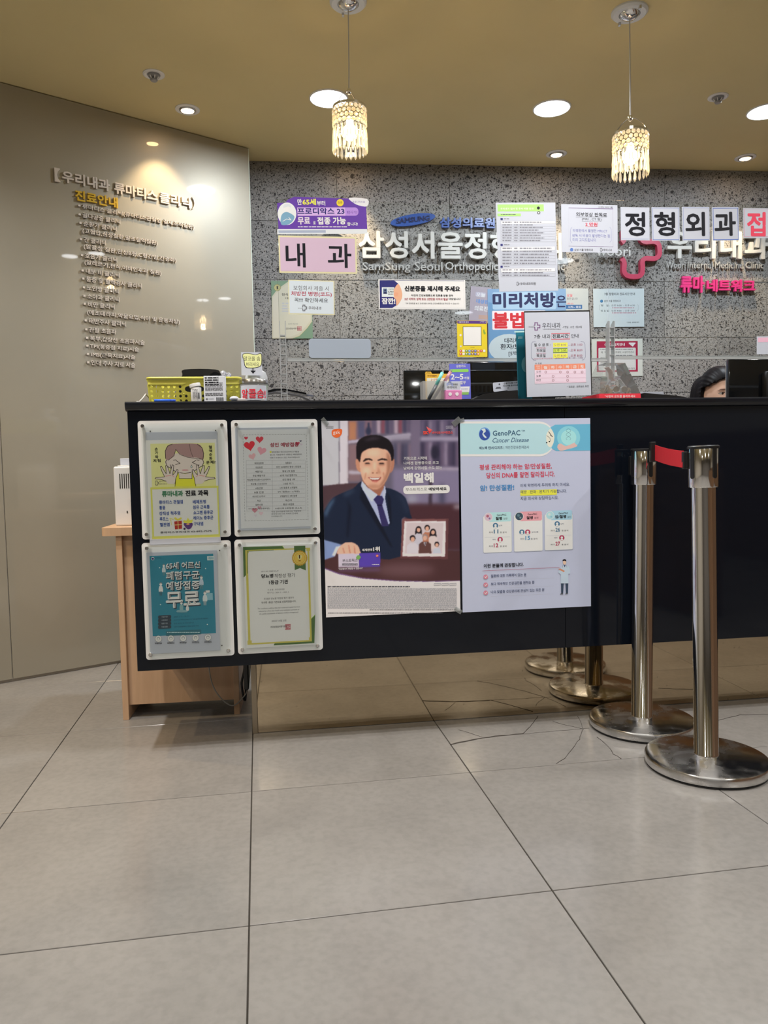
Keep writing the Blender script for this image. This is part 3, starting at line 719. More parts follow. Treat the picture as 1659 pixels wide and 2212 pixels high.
# oval logo
f = Print(None, '', '', [(841, 459), (941, 459), (941, 494), (841, 494)], PWl)
ov = empty('oval_logo', f.M, 'blue slanted oval logo above the large white Korean name', 'logo')
e = [(.072*math.cos(t*math.pi/24)*1.0, f.h/2+.027*math.sin(t*math.pi/24)) for t in range(48)]
sc_ = f.w/2/.118*1.12; an = rad(9)
e = [(f.w/2*.98*math.cos(t*math.pi/24), f.h*.34*math.sin(t*math.pi/24)) for t in range(48)]
e = [(x*math.cos(an)-y*math.sin(an), f.h/2+x*math.sin(an)+y*math.cos(an)) for x, y in e]
MB().prism(e, .002, .016, axis='z').build('oval_plate', M_letterblue, ov)
g = text_geo('SAMSUNG', .03, True); lo, hi = g[2], g[3]; sx = .175/(hi[0]-lo[0]); sy = .026/(hi[1]-lo[1])
for i, ch in enumerate('SAMSUNG'):
    c_ = text_geo(ch, .03, True); pre = text_geo('SAMSUNG'[:i+1], .03, True); xo = pre[3][0]-c_[3][0]; V = []
    for q in c_[0]:
        x = (q[0]+xo-lo[0])*sx-.0875; y = (q[1]-lo[1])*sy-.013 + x*.10; V.append((x, f.h/2+y, .016+(q[2]+.5)*.003))
    me = bpy.data.meshes.new('letter'); me.from_pydata(V, [], c_[1]); me.update(); link('letter', me, ov, M_navyink)
# crimson cross emblem: outline open at the left
fe = Print(None, '', '', [(775, 250), (1008, 250), (1008, 568), (775, 568)], PWl, CG)
em = empty('cross_emblem', fe.M, 'crimson open cross outline emblem on the stone wall, partly behind the letter cards', 'emblem')
path = [(772, 352), (786, 335), (782, 290), (800, 268), (830, 258), (862, 256), (884, 272), (890, 305), (892, 335), (915, 348), (960, 346), (988, 358), (996, 385), (996, 420), (984, 440), (958, 448), (915, 446), (896, 462), (896, 500), (892, 535), (872, 552), (830, 554), (800, 545), (786, 520), (788, 480), (782, 458), (768, 446)]
pp = [Vector(fe.uv(*p)) for p in path]
def ribbon(pts, hw, z0, z1):
    q = MB(); Ls, Rs = [], []
    for i, p in enumerate(pts):
        t = (pts[min(i+1, len(pts)-1)]-pts[max(i-1, 0)]).normalized(); n = Vector((-t.y, t.x))*hw; Ls.append(p+n); Rs.append(p-n)
    rows = [[q.bm.verts.new((a.x, a.y, z0)), q.bm.verts.new((a.x, a.y, z1)), q.bm.verts.new((b.x, b.y, z1)), q.bm.verts.new((b.x, b.y, z0))] for a, b in zip(Ls, Rs)]
    for x, y in zip(rows, rows[1:]):
        for j in range(4): q.bm.faces.new((x[j], x[(j+1) % 4], y[(j+1) % 4], y[j]))
    q.bm.faces.new(rows[0]); q.bm.faces.new(rows[-1][::-1]); return q
sm_ = []
for a, b_, c_, d_ in zip([pp[0]]+pp[:-2], pp[:-1], pp[1:], pp[2:]+[pp[-1]]):
    for q in range(4):
        t = q/4; sm_.append(.5*((2*b_)+(-a+c_)*t+(2*a-5*b_+4*c_-d_)*t*t+(-a+3*b_-3*c_+d_)*t**3))
sm_.append(pp[-1])
ribbon(sm_, .0125, .002, .028).build('outline', M_lettercrim, em)

# ============================================================ ACRYLIC SCREENS ON THE LEDGE
SCD = .17
PS = PD.off(-SCD)
def screen(x0, x1, ztop, label, yrail):
    X0 = LP(x0, 600, SCD)[0]; X1 = LP(x1, 600, SCD)[0] if x1 < 1659 else DL-.1
    zt = LP(x0, ztop, SCD)[1]; zr = LP(x0, yrail, SCD)[1]
    r = empty('acrylic_screen', at(X0, SCD, TOPZ), label, 'sneeze guard')
    W = X1-X0; zt -= TOPZ; zr -= TOPZ
    MB().box(0, 0, zr, W, .003, zt, bev=.0008).build('clear_sheet', M_acryl, r)
    MB().box(.022, .0, zr-.006, W, .006, zr+.006, bev=.0008).build('bottom_rail', M_rail, r)
    hp = zr+.125
    for px in ([0.0] if x1 >= 1659 else [0.0]):
        for q in (0, .0185): MB().prism([(-.002, 0), (.026, 0), (.026, hp-.012), (.008, hp), (-.002, hp-.003)], px+q, px+q+.0028, axis='x').build('support_plate', M_acryledge, r)
        for k in range(int(hp/.031)): MB().box(px+.0029, -.001, .006+k*.031, px+.0184, .025, .009+k*.031).build('support_rung', M_acryledge, r)
        MB().box(px-.004, -.003, 0, px+.026, .034, .004, bev=.001).build('foot_plate', M_acryledge, r)
    return r
screen(600, 1312, 430, 'clear acrylic counter screen carrying the pink sign, left of the two', 777)
screen(1315, 1700, 432, 'clear acrylic counter screen carrying the letter cards, right of the two', 772)
PSf = PS.off(.0015)

# ============================================================ PRINTED THINGS
KM = ink(118, 120, 130); K = ink(28, 30, 40, .9); KG = ink(90, 92, 100, 1.1); KL = ink(150, 152, 160); RED = ink(190, 40, 60); DR = ink(150, 35, 60); WH = ink(225, 226, 232); BL = ink(60, 90, 170)
PURP = ink(92, 58, 150); YEL = ink(230, 215, 80); NAVY = ink(40, 42, 105); GRN = ink(150, 195, 110)
# ---- purple banner (crop E)
p = Print('vaccination_banner', 'purple banner sign with white and yellow lettering, topmost at the left end of the screen', 'sign', [(55, 92), (655, 92), (655, 322), (58, 325)], PSf, CE)
p.sheet(M_acryl)
p.rect(57, 118, 655, 292, PURP, 0); p.poly([(170, 78), (655, 92), (655, 130), (100, 130), (130, 95)], PURP)
p.poly([(58, 292), (655, 292), (655, 322), (58, 325)], ink(200, 205, 220)); p.rect(66, 300, 380, 316, ink(150, 160, 180)); 
p.poly([(535, 84), (655, 92), (655, 140), (600, 135), (560, 115)], ink(205, 205, 225), 3); p.txt('프로디악스23', 557, 118, 640, 14, PURP)
p.circ(123, 190, 62, ink(205, 220, 240), ry=75); p.poly([(85, 262), (82, 215), (95, 188), (120, 178), (150, 190), (172, 210), (160, 240), (130, 262)], ink(110, 150, 175), 3); p.circ(122, 152, 22, ink(222, 225, 225), ry=26); p.poly([(98, 150), (104, 130), (125, 124), (145, 132), (147, 150), (132, 142)], ink(195, 200, 205), 3)
p.line([(95, 240), (120, 225), (150, 232), (135, 215)], 4, WH)
p.txt('만', 193, 132, 222, 40, WH, .03); p.txt('65세', 226, 133, 316, 43, YEL, .04); p.txt('부터', 322, 137, 377, 33, WH, .03)
p.circ(475, 117, 24, ink(225, 190, 60)); p.txt('접종', 460, 122, 490, 14, ink(120, 80, 30)); p.circ(400, 122, 10, PURP)
p.rect(190, 148, 598, 203, ink(165, 130, 200), 24); p.rect(190, 148, 510, 203, ink(190, 160, 215)); p.txt('프로디악스 23', 193, 195, 505, 44, NAVY, .035); p.txt('폐렴구균 백신', 520, 192, 590, 22, PURP)
p.txt('무료', 195, 262, 278, 50, ink(245, 200, 225), .04); p.txt('로', 297, 260, 313, 20, WH, .03); p.txt('접종 가능', 325, 262, 515, 50, ink(245, 210, 230), .04); p.txt('합니다!', 523, 270, 593, 24, WH, .03)
p.dashes(195, 274, 520, 286, 1, WH, seed=3); p.circ(612, 255, 8, PURP)
p.done()
# ---- pink sign
p = Print('department_sign', 'pink sign with two huge black Korean letters and a cream border', 'sign', [(65, 333), (585, 345), (586, 588), (72, 582)], PSf, CE)
p.sheet(mat('cream_card', S(205, 200, 160, 1.4), rough=.5)); p.rect(74, 345, 578, 578, ink(188, 165, 185)); p.txt('내', 116, 545, 248, 162, K, .02); p.txt('과', 395, 548, 552, 160, K, .02); p.done()
# ---- round sticker behind
p = Print('round_sticker', 'round white and blue sticker peeking out above the pink sign', 'sticker', [(310, 315), (535, 315), (535, 520), (310, 520)], PS.off(-.0045), CE)
q = MB(); q.prism([(p.w/2*math.cos(a*math.pi/20), p.h*.52+p.h*.48*math.sin(a*math.pi/20)) for a in range(40)], -.0006, .0002, axis='z'); q.build('sheet', M_paper, p.root)
p.circ(422, 420, 80, ink(70, 140, 200), ry=74)
for i in range(17):
    a = rad(20+i*8.8); p.txt('대한의사협회인증의료기관인정마크'[i % 16], 422+101*math.cos(a)-6, 420-94*math.sin(a)+6, 422+101*math.cos(a)+6, 13, K)
p.done()
# ---- insurance notice
p = Print('paper_notice', 'white notice with four lines, the second in dark red, stuck below the pink sign', 'notice', [(133, 628), (438, 636), (437, 862), (133, 855)], PSf, CE)
p.sheet(mat('cream_card')); p.rect(137, 633, 433, 856, ink(190, 200, 222)); p.txt('보험회사 제출 시', 165, 697, 400, 32, KG, .0); p.txt('처방전 병명(코드)', 150, 738, 420, 35, DR, .02); p.txt('꼭!!! 확인하세요', 172, 776, 395, 30, K, .01)
p.txt('우리내과', 265, 826, 352, 22, KG, .02)
def cross(p, x, y, s, m, m2=None, wt=None):
    a = s*.36; P = [(x-a, y-s), (x+a, y-s), (x+a, y-a), (x+s, y-a), (x+s, y+a), (x+a, y+a), (x+a, y+s), (x-a, y+s), (x-a, y+a), (x-s*.55, y+a*.9)]
    p.line(P, wt or s*.28, m)
    P2 = [(x-a, y-s), (x-a, y-a), (x-s*.55, y-a*.9)]; p.line(P2, wt or s*.28, m2 or m)
cross(p, 235, 815, 19, KG); p.txt('woori', 195, 820, 225, 8, KG); p.done()
# ---- ID notice
p = Print('id_notice', 'wide white notice with navy left end and a hand holding a card', 'notice', [(731, 624), (1307, 630), (1306, 824), (731, 822)], PSf, CE)
p.sheet(ink(225, 232, 240), r=0); p.frame(738, 631, 1299, 817, 3, NAVY)
p.poly([(739, 633), (835, 633), (862, 655), (872, 700), (868, 760), (845, 800), (820, 815), (739, 815)], NAVY, 0)
p.poly([(835, 690), (860, 655), (880, 690), (888, 730), (878, 765), (850, 800), (845, 760), (828, 740)], ink(215, 160, 130), 3)
p.poly([(752, 678), (835, 678), (835, 742), (752, 742)], ink(200, 208, 225)); p.rect(760, 686, 788, 722, ink(90, 110, 140)); p.circ(774, 698, 7, ink(40, 45, 80)); p.rect(765, 708, 783, 721, ink(40, 45, 80))
p.txt('신분증', 793, 697, 832, 12, K); p.dashes(793, 704, 830, 730, 3, KG)
p.poly([(833, 690), (862, 690), (858, 712), (833, 712)], ink(215, 160, 130), 2); p.poly([(833, 712), (860, 714), (856, 735), (833, 738)], ink(208, 150, 120), 2)
p.txt('잠깐!', 752, 790, 842, 42, WH, .05)
p.txt('신분증을 제시해 주세요', 903, 705, 1272, 38, K, .05); p.txt('타인의 건강보험증으로 진료를 받을 경우', 948, 738, 1225, 14, K, .02)
p.txt('2년 이하의 징역 또는 2천만원 이하의 벌금', 902, 764, 1190, 17, DR, .02); p.txt('대상입니다', 1196, 762, 1275, 14, K, .02); p.txt('TIP 신분증을 놓고 오셨다면? 모바일 건강보험증으로 확인할 수 있습니다', 910, 790, 1265, 11, K, .0)
p.done()
# ---- blank pale film
p = Print('blank_plate', 'blank pale blue rounded plastic plate just above the bottom rail', 'plate', [(268, 1018), (680, 1020), (678, 1147), (268, 1146)], PSf, CE)
p.sheet(M_filmblue, r=.010)
# ---- green headed list (crop G)
p = Print('list_paper', 'tall white price list paper with a green header on the screen', 'notice', [(35, 106), (388, 103), (402, 632), (46, 637)], PSf, CG)
p.sheet(M_paper); p.rect(40, 116, 318, 156, GRN); p.txt('우리내과 검사 및 주사 비용 안내', 58, 147, 255, 12, WH, .01); p.rect(40, 170, 180, 186, GRN); p.dashes(60, 174, 150, 182, 1, KG)
p.circ(285, 137, 9, K); p.circ(287, 165, 9, K); p.circ(287, 165, 5, WH)
for (y0, n, y1) in ((205, 8, 340), (360, 6, 478), (490, 3, 548)):
    p.rect(58, y0-8, 72, y0+4, NAVY); p.dashes(78, y0-6, 112, y0+3, 1, KM, seed=y0)
    st = (y1-y0-10)/n
    for i in range(n+1): p.line([(60, y0+10+i*st), (385, y0+8+i*st)], 1.1, KL)
    for xx in (60, 135, 168, 385): p.line([(xx, y0+10), (xx+1, y1)], 1.1, KL)
    for i in range(n):
        yy = y0+10+i*st+st*.25
        if i == 0: p.rect(62, y0+11, 384, y0+10+st, ink(205, 205, 220))
        p.dashes(70, yy, 125, yy+st*.5, 1, KM, h=.8, seed=i+y0); p.dashes(140, yy, 163, yy+st*.5, 1, KM, h=.8, seed=i+y0+9); p.dashes(173, yy, random.Random(i+y0).uniform(250, 375), yy+st*.5, 1, KM, h=.8, seed=i+y0+5)
cross(p, 160, 590, 10, KG); p.txt('우리내과의원', 176, 598, 270, 16, KG, .01); p.done()
# ---- MRI fee notice
p = Print('fee_notice', 'white notice with a purple frame and a red amount, right of the tall list', 'notice', [(423, 113), (762, 120), (756, 405), (423, 400)], PSf, CG)
p.sheet(M_paper); p.frame(466, 138, 732, 368, 2.4, ink(110, 90, 130)); p.txt('외부영상 판독료', 510, 186, 695, 24, K, .015); p.line([(510, 190), (695, 190)], 1.6, K); p.txt('(MRI , CT 등)', 545, 213, 662, 18, K, .0); p.line([(545, 216), (662, 216)], 1.4, K)
p.txt('2 만원', 566, 244, 638, 22, RED, .02); p.line([(566, 248), (638, 248)], 1.6, RED)
p.txt('타병원에서 촬영한 MRI,CT', 492, 281, 697, 19, ink(105, 110, 165)); p.txt('판독 시 비용이 발생한다는 점', 488, 310, 712, 19, ink(105, 110, 165)); p.txt('미리 고지드립니다', 490, 336, 630, 19, ink(105, 110, 165))
for pts in ([(486, 252), (478, 262), (476, 330), (486, 345)], [(712, 252), (720, 262), (722, 330), (712, 342)]): p.line(pts, 1.6, ink(120, 120, 170))
p.txt('[시행일: 2025년 1월]', 645, 138, 730, 12, KG); p.circ(484, 386, 10, ink(80, 110, 170)); p.txt('삼성 서울 정형외과', 500, 393, 612, 14, KG, .01); cross(p, 660, 387, 10, KG); p.txt('우리내과', 674, 395, 725, 15, KG, .01); p.done()
# ---- letter cards
PS2 = PS.off(.0022)
for ch, a, b_, c_, d_, x0, x1, colr, lb in (('정', (778, 132), (948, 132), (952, 332), (778, 328), 803, 925, K, 'first, next to the fee notice'), ('형', (965, 132), (1130, 132), (1130, 332), (963, 332), 980, 1105, K, 'second, directly above the crimson emblem'),
        ('외', (1148, 130), (1310, 130), (1308, 332), (1145, 332), 1165, 1283, K, 'third, just right of the crimson emblem'), ('과', (1327, 132), (1484, 130), (1484, 330), (1325, 332), 1340, 1468, K, 'last black one, beside the red letter'),
        ('접', (1512, 138), (1668, 138), (1668, 318), (1512, 315), 1533, 1645, ink(205, 60, 85), '')):
    p = Print('letter_card', ('white card with one big black Korean letter, ' + lb) if lb else 'white card with one big red Korean letter, at the right edge of the photo', 'sign', [a, b_, c_, d_], PS2, CG, 'letter cards on the right screen')
    p.sheet(M_paper); bc = BL if lb else ink(200, 90, 120)
    p.frame(a[0]+4, a[1]+5, b_[0]-4, d_[1]-5, 2.2, bc); p.txt(ch, x0, 305, x1, 145, colr, .03); p.done()
# ---- stone wall papers: plane of the wall
PWs = PW.off(.004); INK_DIM[0] = .58; WH_dim = ink(225, 226, 232)  # inks of the wall papers darkened to offset the stronger light there
p = Print('certificate', 'cream certificate with green corner and medal seal, behind the insurance notice', 'certificate', [(20, 712), (135, 630), (290, 1016), (22, 1020)], PWs, CE)
p2 = Print(None, '', '', [(22, 635), (290, 635), (290, 1018), (22, 1018)], PWs, CE); p.root.matrix_world = p2.M; p.w, p.h, p.o, p.ex, p.ey = p2.w, p2.h, p2.o, p2.ex, p2.ey
p.sheet(mat('green_certificate', S(95, 120, 100, 1.4), rough=.6)); p.poly([(22, 740), (60, 690), (130, 640), (288, 640), (288, 905), (255, 950), (205, 1000), (160, 1018), (24, 1018)], ink(205, 200, 180), 0); p.line([(288, 905), (255, 950), (205, 1002), (160, 1014)], 3, ink(200, 190, 110))
p.poly([(30, 745), (66, 700), (133, 650), (276, 650), (276, 900), (245, 940), (200, 985), (150, 1005), (32, 1008)], ink(212, 208, 192), 0)
p.txt('천식', 88, 735, 130, 18, K, .02); p.txt('1등급', 112, 757, 160, 14, K, .02); p.dashes(90, 780, 180, 850, 4, KL); p.txt('2024년 7월 30일', 130, 925, 195, 9, KG); p.txt('건강보험심사평가원', 115, 958, 200, 13, K, .01); p.frame(190, 937, 220, 966, 4, ink(175, 90, 100)); p.rect(196, 944, 214, 960, ink(190, 120, 125))
p.circ(58, 680, 24, ink(150, 150, 110)); p.circ(58, 680, 19, ink(205, 200, 150)); p.circ(58, 680, 15, ink(165, 160, 105)); p.circ(58, 680, 12, ink(200, 195, 145)); p.txt('1', 54, 690, 62, 20, K, .03); p.done()
p = Print('wall_poster', 'blue poster with huge navy and red Korean words on the stone wall', 'poster', [(1460, 690), (1985, 690), (1985, 1170), (1460, 1150)], PWs.off(.002), CE)
# blue poster uses crop G
p = None
bpy.data.objects.remove(bpy.data.objects['wall_poster'])
p = Print('wall_poster', 'blue poster with huge navy and red Korean words on the stone wall', 'poster', [(-15, 622), (452, 618), (452, 1065), (-15, 1070)], PWs.off(.002), CG)
p.sheet(ink(130, 165, 205)); p.poly([(-14, 700), (452, 800), (452, 1064), (-14, 1068)], ink(105, 150, 195), 0); p.circ(110, 975, 122, ink(190, 205, 215), ry=85)
for dx, dy, m in ((0, 0, WH_dim),): p.rect(10, 640, 392, 742, ink(165, 195, 225), 10); p.rect(8, 752, 330, 862, ink(240, 225, 235), 6)
p.txt('미리처방', 12, 735, 388, 92, ink(38, 44, 90), .045); p.txt('은', 393, 730, 452, 70, ink(38, 44, 90), .02); p.txt('불법', 12, 858, 200, 98, ink(205, 45, 60), .04); p.txt('입니다', 210, 856, 400, 70, ink(205, 45, 60), .05)
p.txt('대리처방은', 82, 945, 230, 30, K, .02); p.txt('환자/보호자', 58, 983, 250, 33, K, .02); p.txt('[5백만원]', 107, 1025, 230, 32, K, .01); p.done()
p = Print('wall_poster', 'pale pink poster with white Korean words left of the blue poster', 'poster', [(1328, 668), (1465, 680), (1465, 1140), (1330, 1130)], PWs, CE)
p.sheet(ink(175, 165, 178)); p.rect(1375, 708, 1440, 740, ink(190, 185, 205)); p.txt('오늘', 1378, 740, 1438, 30, WH_dim, .04); p.txt('대상은', 1378, 783, 1460, 28, ink(105, 150, 215), .04); p.txt('의료진', 1365, 832, 1455, 34, WH_dim, .04); p.rect(1395, 860, 1462, 892, ink(190, 160, 150)); p.rect(1340, 895, 1462, 960, ink(185, 155, 150)); p.done()
p = Print('wall_notice', 'white notice with red text and a blue bar, right edge of the blue poster', 'notice', [(440, 617), (585, 618), (585, 848), (440, 850)], PWs, CG)
p.sheet(M_paper_dim); p.txt('요일', 456, 668, 488, 18, RED); p.txt('휴진 입니다', 456, 686, 520, 14, KG); p.txt('(점심)', 456, 714, 495, 10, RED); p.rect(445, 716, 547, 740, ink(65, 110, 165)); p.txt('시작~ 종료', 462, 736, 540, 14, WH_dim, .02); p.done()
p = Print('wall_notice', 'pale blue clinic hours notice on the stone wall between two smooth papers', 'notice', [(612, 620), (918, 618), (918, 847), (616, 850)], PWs, CG); p.root['label'] = 'pale blue clinic hours notice on the stone wall above the framed camera notice'
p.sheet(ink(195, 208, 215)); p.txt('7층 정형외과 진료시간 안내', 680, 660, 862, 17, K, .01); p.circ(663, 694, 9, ink(60, 120, 170)); p.txt('삼성 서울 정형외과', 678, 700, 778, 14, KG, .01)
p.txt('평', 660, 726, 672, 12, K); p.txt('일 :', 692, 726, 712, 12, K); p.txt('오전 9:00  - 오후 6:30', 722, 726, 862, 12, KG); p.txt('토 요 일 :', 660, 758, 712, 12, K); p.txt('오전 9:00  - 오후 2:00', 722, 758, 862, 12, KG); p.dashes(725, 732, 862, 740, 1, ink(180, 120, 140)); p.dashes(725, 762, 870, 770, 1, ink(180, 120, 140))
for pts in ([(656, 714), (650, 720), (650, 742), (656, 750)], [(876, 714), (883, 720), (883, 745), (876, 752)]): p.line(pts, 1.4, KG)
p.txt('* 일요일 , 공휴일은 휴진', 812, 826, 888, 9, K); p.done()
p = Print('camera_notice', 'white sheet with a dark red framed camera notice on the stone wall', 'notice', [(604, 922), (910, 918), (908, 1142), (606, 1145)], PWs, CG)
p.sheet(ink(205, 210, 205)); p.rect(634, 934, 880, 1115, ink(165, 30, 70)); p.rect(644, 974, 868, 1106, ink(210, 212, 212), 6); p.txt('CCTV 설치안내', 680, 963, 802, 18, WH_dim, .03); p.rect(826, 942, 866, 950, WH_dim); p.poly([(830, 952), (862, 950), (850, 966)], WH_dim)
p.dashes(655, 980, 850, 988, 1, KG); p.txt('목  적', 660, 1007, 690, 12, K); p.txt('범죄예방, 시설안전관리', 735, 1007, 856, 13, K); p.txt('촬영시간', 656, 1040, 695, 11, K); p.txt('24시간 연속촬영', 735, 1040, 830, 11, K); p.dashes(735, 1016, 850, 1026, 1, KG)
for y in (992, 1022, 1050, 1080): p.line([(650, y), (862, y-1)], 1.0, KL)
p.txt('관리책임자', 656, 1068, 700, 11, K); p.txt('02-892-7575', 800, 1102, 862, 10, K); p.done()

INK_DIM[0] = 1.0
# ============================================================ POSTER HOLDERS ON THE DESK FRONT (crop A)
CA = (280, 890, .2592)
PH = PD.off(.006)
DK2 = ink(40, 44, 55, .9)
def holder(corners, bolts, holes, label):
    p = Print('poster_holder', label, 'poster holder', corners, PH, CA)
    q = MB(); q.prism(rrect(-p.w/2, 0, p.w/2, p.h, .009), -.0058, -.0018, axis='z'); q.build('backing_board', M_whiteboard, p.root)
    p.cover = lambda: MB().prism(rrect(-p.w/2+.010, .004, p.w/2-.010, p.h-.008, .004), .0022, .0042, axis='z').build('clear_cover', M_acryl, p.root)
    for x, y in bolts:
        u, v = p.uv(x, y); MB().lathe([(0, .0115), (.0042, .0115), (.0054, .0100), (.0054, .0045), (.0040, -.0018), (0, -.0018)], 20, cx=u, cy=v).build('standoff_bolt', M_chrome, p.root, auto=True)
    for x, y in holes:
        u, v = p.uv(x, y); MB().lathe([(0, .0008), (.0016, .0008), (.0016, -.0018), (0, -.0018)], 14, cx=u, cy=v).build('screw_hole', M_darkgap, p.root)
    return p
def paper(p, x0, y0, x1, y1, m=None, r=0):
    a, b = p.uv(x0, y0), p.uv(x1, y1)
    return MB().box(min(a[0], b[0]), min(a[1], b[1]), -.0012, max(a[0], b[0]), max(a[1], b[1]), .0002).build('paper_sheet', m or M_paper, p.root)
# 1 cartoon headache poster
p = holder([(66, 73), (814, 66), (841, 1037), (104, 1065)], [(111, 119), (770, 112), (145, 1018), (797, 997)], [(172, 160), (716, 154)], 'white poster holder with the cartoon of a crying boy, upper left of four')
ps = paper(p, 130, 170, 760, 1085)
CY = ink(214, 212, 150); OUT = ink(60, 48, 45, .9); SK = ink(205, 195, 190)
p.rect(135, 236, 752, 1045, ink(208, 212, 222)); p.rect(172, 265, 722, 622, CY)
p.poly([(350, 470), (300, 440), (303, 395), (340, 385)], SK, 4); p.poly([(575, 465), (615, 430), (612, 390), (575, 385)], SK, 4)
for pts in ([(345, 470), (312, 452), (300, 415), (318, 388), (340, 392)], [(575, 465), (605, 450), (618, 420), (605, 388), (580, 390)]): p.line(pts, 5, OUT)
p.poly([(335, 400), (345, 470), (385, 500), (460, 512), (530, 500), (570, 470), (580, 400), (560, 350), (350, 350)], SK, 4); p.line([(338, 440), (350, 475), (390, 500), (460, 512), (525, 500), (565, 475), (578, 440)], 5, OUT)
p.poly([(300, 385), (298, 320), (320, 280), (370, 266), (560, 266), (605, 300), (617, 340), (612, 392), (560, 380), (490, 375), (420, 350), (385, 315), (365, 370), (320, 400)], ink(160, 130, 130), 4)
p.line([(300, 388), (297, 325), (318, 283), (355, 268)], 5, OUT); p.line([(565, 268), (603, 298), (617, 345), (612, 392)], 5, OUT); p.line([(385, 312), (370, 365), (322, 402)], 4, OUT); p.line([(385, 312), (420, 355), (485, 378), (560, 388), (610, 395)], 4, OUT); p.line([(498, 268), (510, 330), (530, 380)], 3, OUT)
for pts in ([(388, 404), (420, 428), (384, 438)], [(552, 404), (522, 420), (560, 438)], [(365, 402), (385, 398)], [(560, 398), (580, 404)]): p.line(pts, 5, OUT)
p.poly([(435, 484), (450, 478), (480, 478), (492, 486), (475, 490), (445, 490)], ink(195, 150, 155), 2); p.poly([(515, 440), (508, 458), (516, 466), (523, 458)], ink(190, 215, 235), 3); p.line([(515, 440), (508, 458), (516, 466), (523, 458), (515, 440)], 3, OUT)
p.poly([(378, 620), (392, 500), (412, 515), (415, 555), (520, 555), (520, 512), (540, 500), (552, 622)], ink(222, 210, 60)); p.line([(378, 620), (392, 505), (412, 515), (415, 555), (520, 555), (520, 512), (538, 500), (552, 620)], 4, OUT); p.poly([(410, 502), (462, 520), (518, 502), (518, 552), (415, 552)], SK)
for s_, X in ((1, lambda x: x), (-1, lambda x: 925-x)):
    hand = [(320, 598), (300, 575), (255, 560), (213, 556), (218, 546), (262, 543), (292, 540), (270, 495), (256, 455), (266, 452), (292, 495), (305, 515), (303, 480), (300, 448), (312, 446), (326, 480), (336, 515), (345, 480), (355, 440), (368, 445), (364, 480), (360, 525), (378, 505), (395, 478), (404, 484), (398, 520), (385, 555), (378, 600)]
    P = [(X(x), y) for x, y in hand]; p.poly(P, SK); p.line(P[1:], 4.5, OUT); p.line([(X(300), 535), (X(345), 528)], 4, ink(200, 110, 110)); p.line([(X(355), 530), (X(372), 540)], 3, ink(200, 110, 110))
cross(p, 225, 592, 18, ink(120, 115, 100), wt=5); p.txt('류마고고', 247, 585, 310, 14, ink(120, 115, 100)); p.txt('네트워크', 247, 607, 312, 14, ink(120, 115, 100))
for t, x, y in (('손', 210, 323), ('가', 212, 354), ('락', 214, 388), ('저', 197, 420), ('림', 234, 418), ('혈', 660, 306), ('액', 662, 338), ('순', 663, 368), ('환', 664, 402), ('문', 640, 435), ('제?', 672, 432)): p.txt(t, x, y, x+(26 if t != '제?' else 44), 27, K, .03)
p.frame(187, 628, 742, 1040, 2.5, ink(200, 200, 100)); p.txt('류마내과', 270, 708, 447, 50, ink(70, 125, 95), .05); p.txt('진료 과목', 466, 703, 658, 50, K, .05)
for t, x, y, x1 in (('류마티스 관절염', 246, 770, 445), ('통풍', 248, 816, 298), ('강직성 척추염', 248, 863, 422), ('루프스', 251, 910, 325), ('혈관염', 253, 956, 335), ('베체트병', 527, 766, 637), ('섬유 근육통', 528, 810, 668), ('쇼그렌 증후군', 532, 855, 696), ('레이노 증후군', 532, 900, 698), ('구내염', 534, 948, 614)): p.txt(t, x, y, x1, 33, ink(50, 80, 150), .03)
p.poly([(372, 912), (435, 906), (437, 972), (378, 978)], ink(165, 50, 45)); p.line([(403, 908), (406, 975)], 5, ink(225, 200, 130)); p.line([(373, 942), (436, 938)], 5, ink(225, 200, 130)); p.poly([(400, 905), (370, 885), (385, 878), (402, 890), (425, 878), (435, 888)], ink(215, 200, 80), 3); p.line([(345, 910), (335, 885), (365, 895)], 5, ink(215, 200, 80)); p.line([(350, 940), (345, 915)], 4, ink(215, 200, 80))
p.poly([(450, 935), (470, 920), (510, 920), (527, 935), (510, 970), (480, 975)], ink(90, 60, 120), 3); p.poly([(455, 925), (450, 900), (475, 905), (485, 880), (500, 902), (525, 895), (515, 925)], ink(225, 205, 80), 2); p.poly([(470, 940), (500, 940), (490, 925)], ink(215, 150, 120), 2); p.circ(458, 973, 9, ink(60, 45, 80))
p.txt('류마티스우리내과 02-892-7575', 256, 1013, 684, 17, K, .02); p.done(parent=ps); p.cover()
# 2 adult vaccination
p = holder([(846, 67), (1565, 60), (1588, 1015), (873, 1041)], [(889, 107), (1524, 104), (914, 991), (1543, 971)], [], 'white poster holder with a red heart table of adult vaccinations, upper right of four')
ps = paper(p, 878, 133, 1508, 970); p.rect(902, 150, 1518, 952, ink(202, 204, 214))
for x in range(945, 1470, 24): p.line([(x, 190-(x-945)*.008), (x+14, 190-(x-945)*.008)], 2, KG); p.line([(x+18, 907-(x-945)*.022), (x+32, 907-(x-945)*.022)], 2, KG)
for y in range(195, 900, 24): p.line([(945+(y-195)*.024, y), (945+(y-195)*.024, y+13)], 2, KG); p.line([(1473+(y-195)*.022, y-4), (1473+(y-195)*.022, y+9)], 2, KG)
def heart(x, y, s, m, tilt=0):
    P = []
    for i in range(28):
        t = 2*math.pi*i/28; a = s*(16*math.sin(t)**3)/16; b = s*(13*math.cos(t)-5*math.cos(2*t)-2*math.cos(3*t)-math.cos(4*t))/16
        P.append((x+a*math.cos(tilt)+b*math.sin(tilt), y-b*math.cos(tilt)+a*math.sin(tilt)))
    p.poly(P, m)
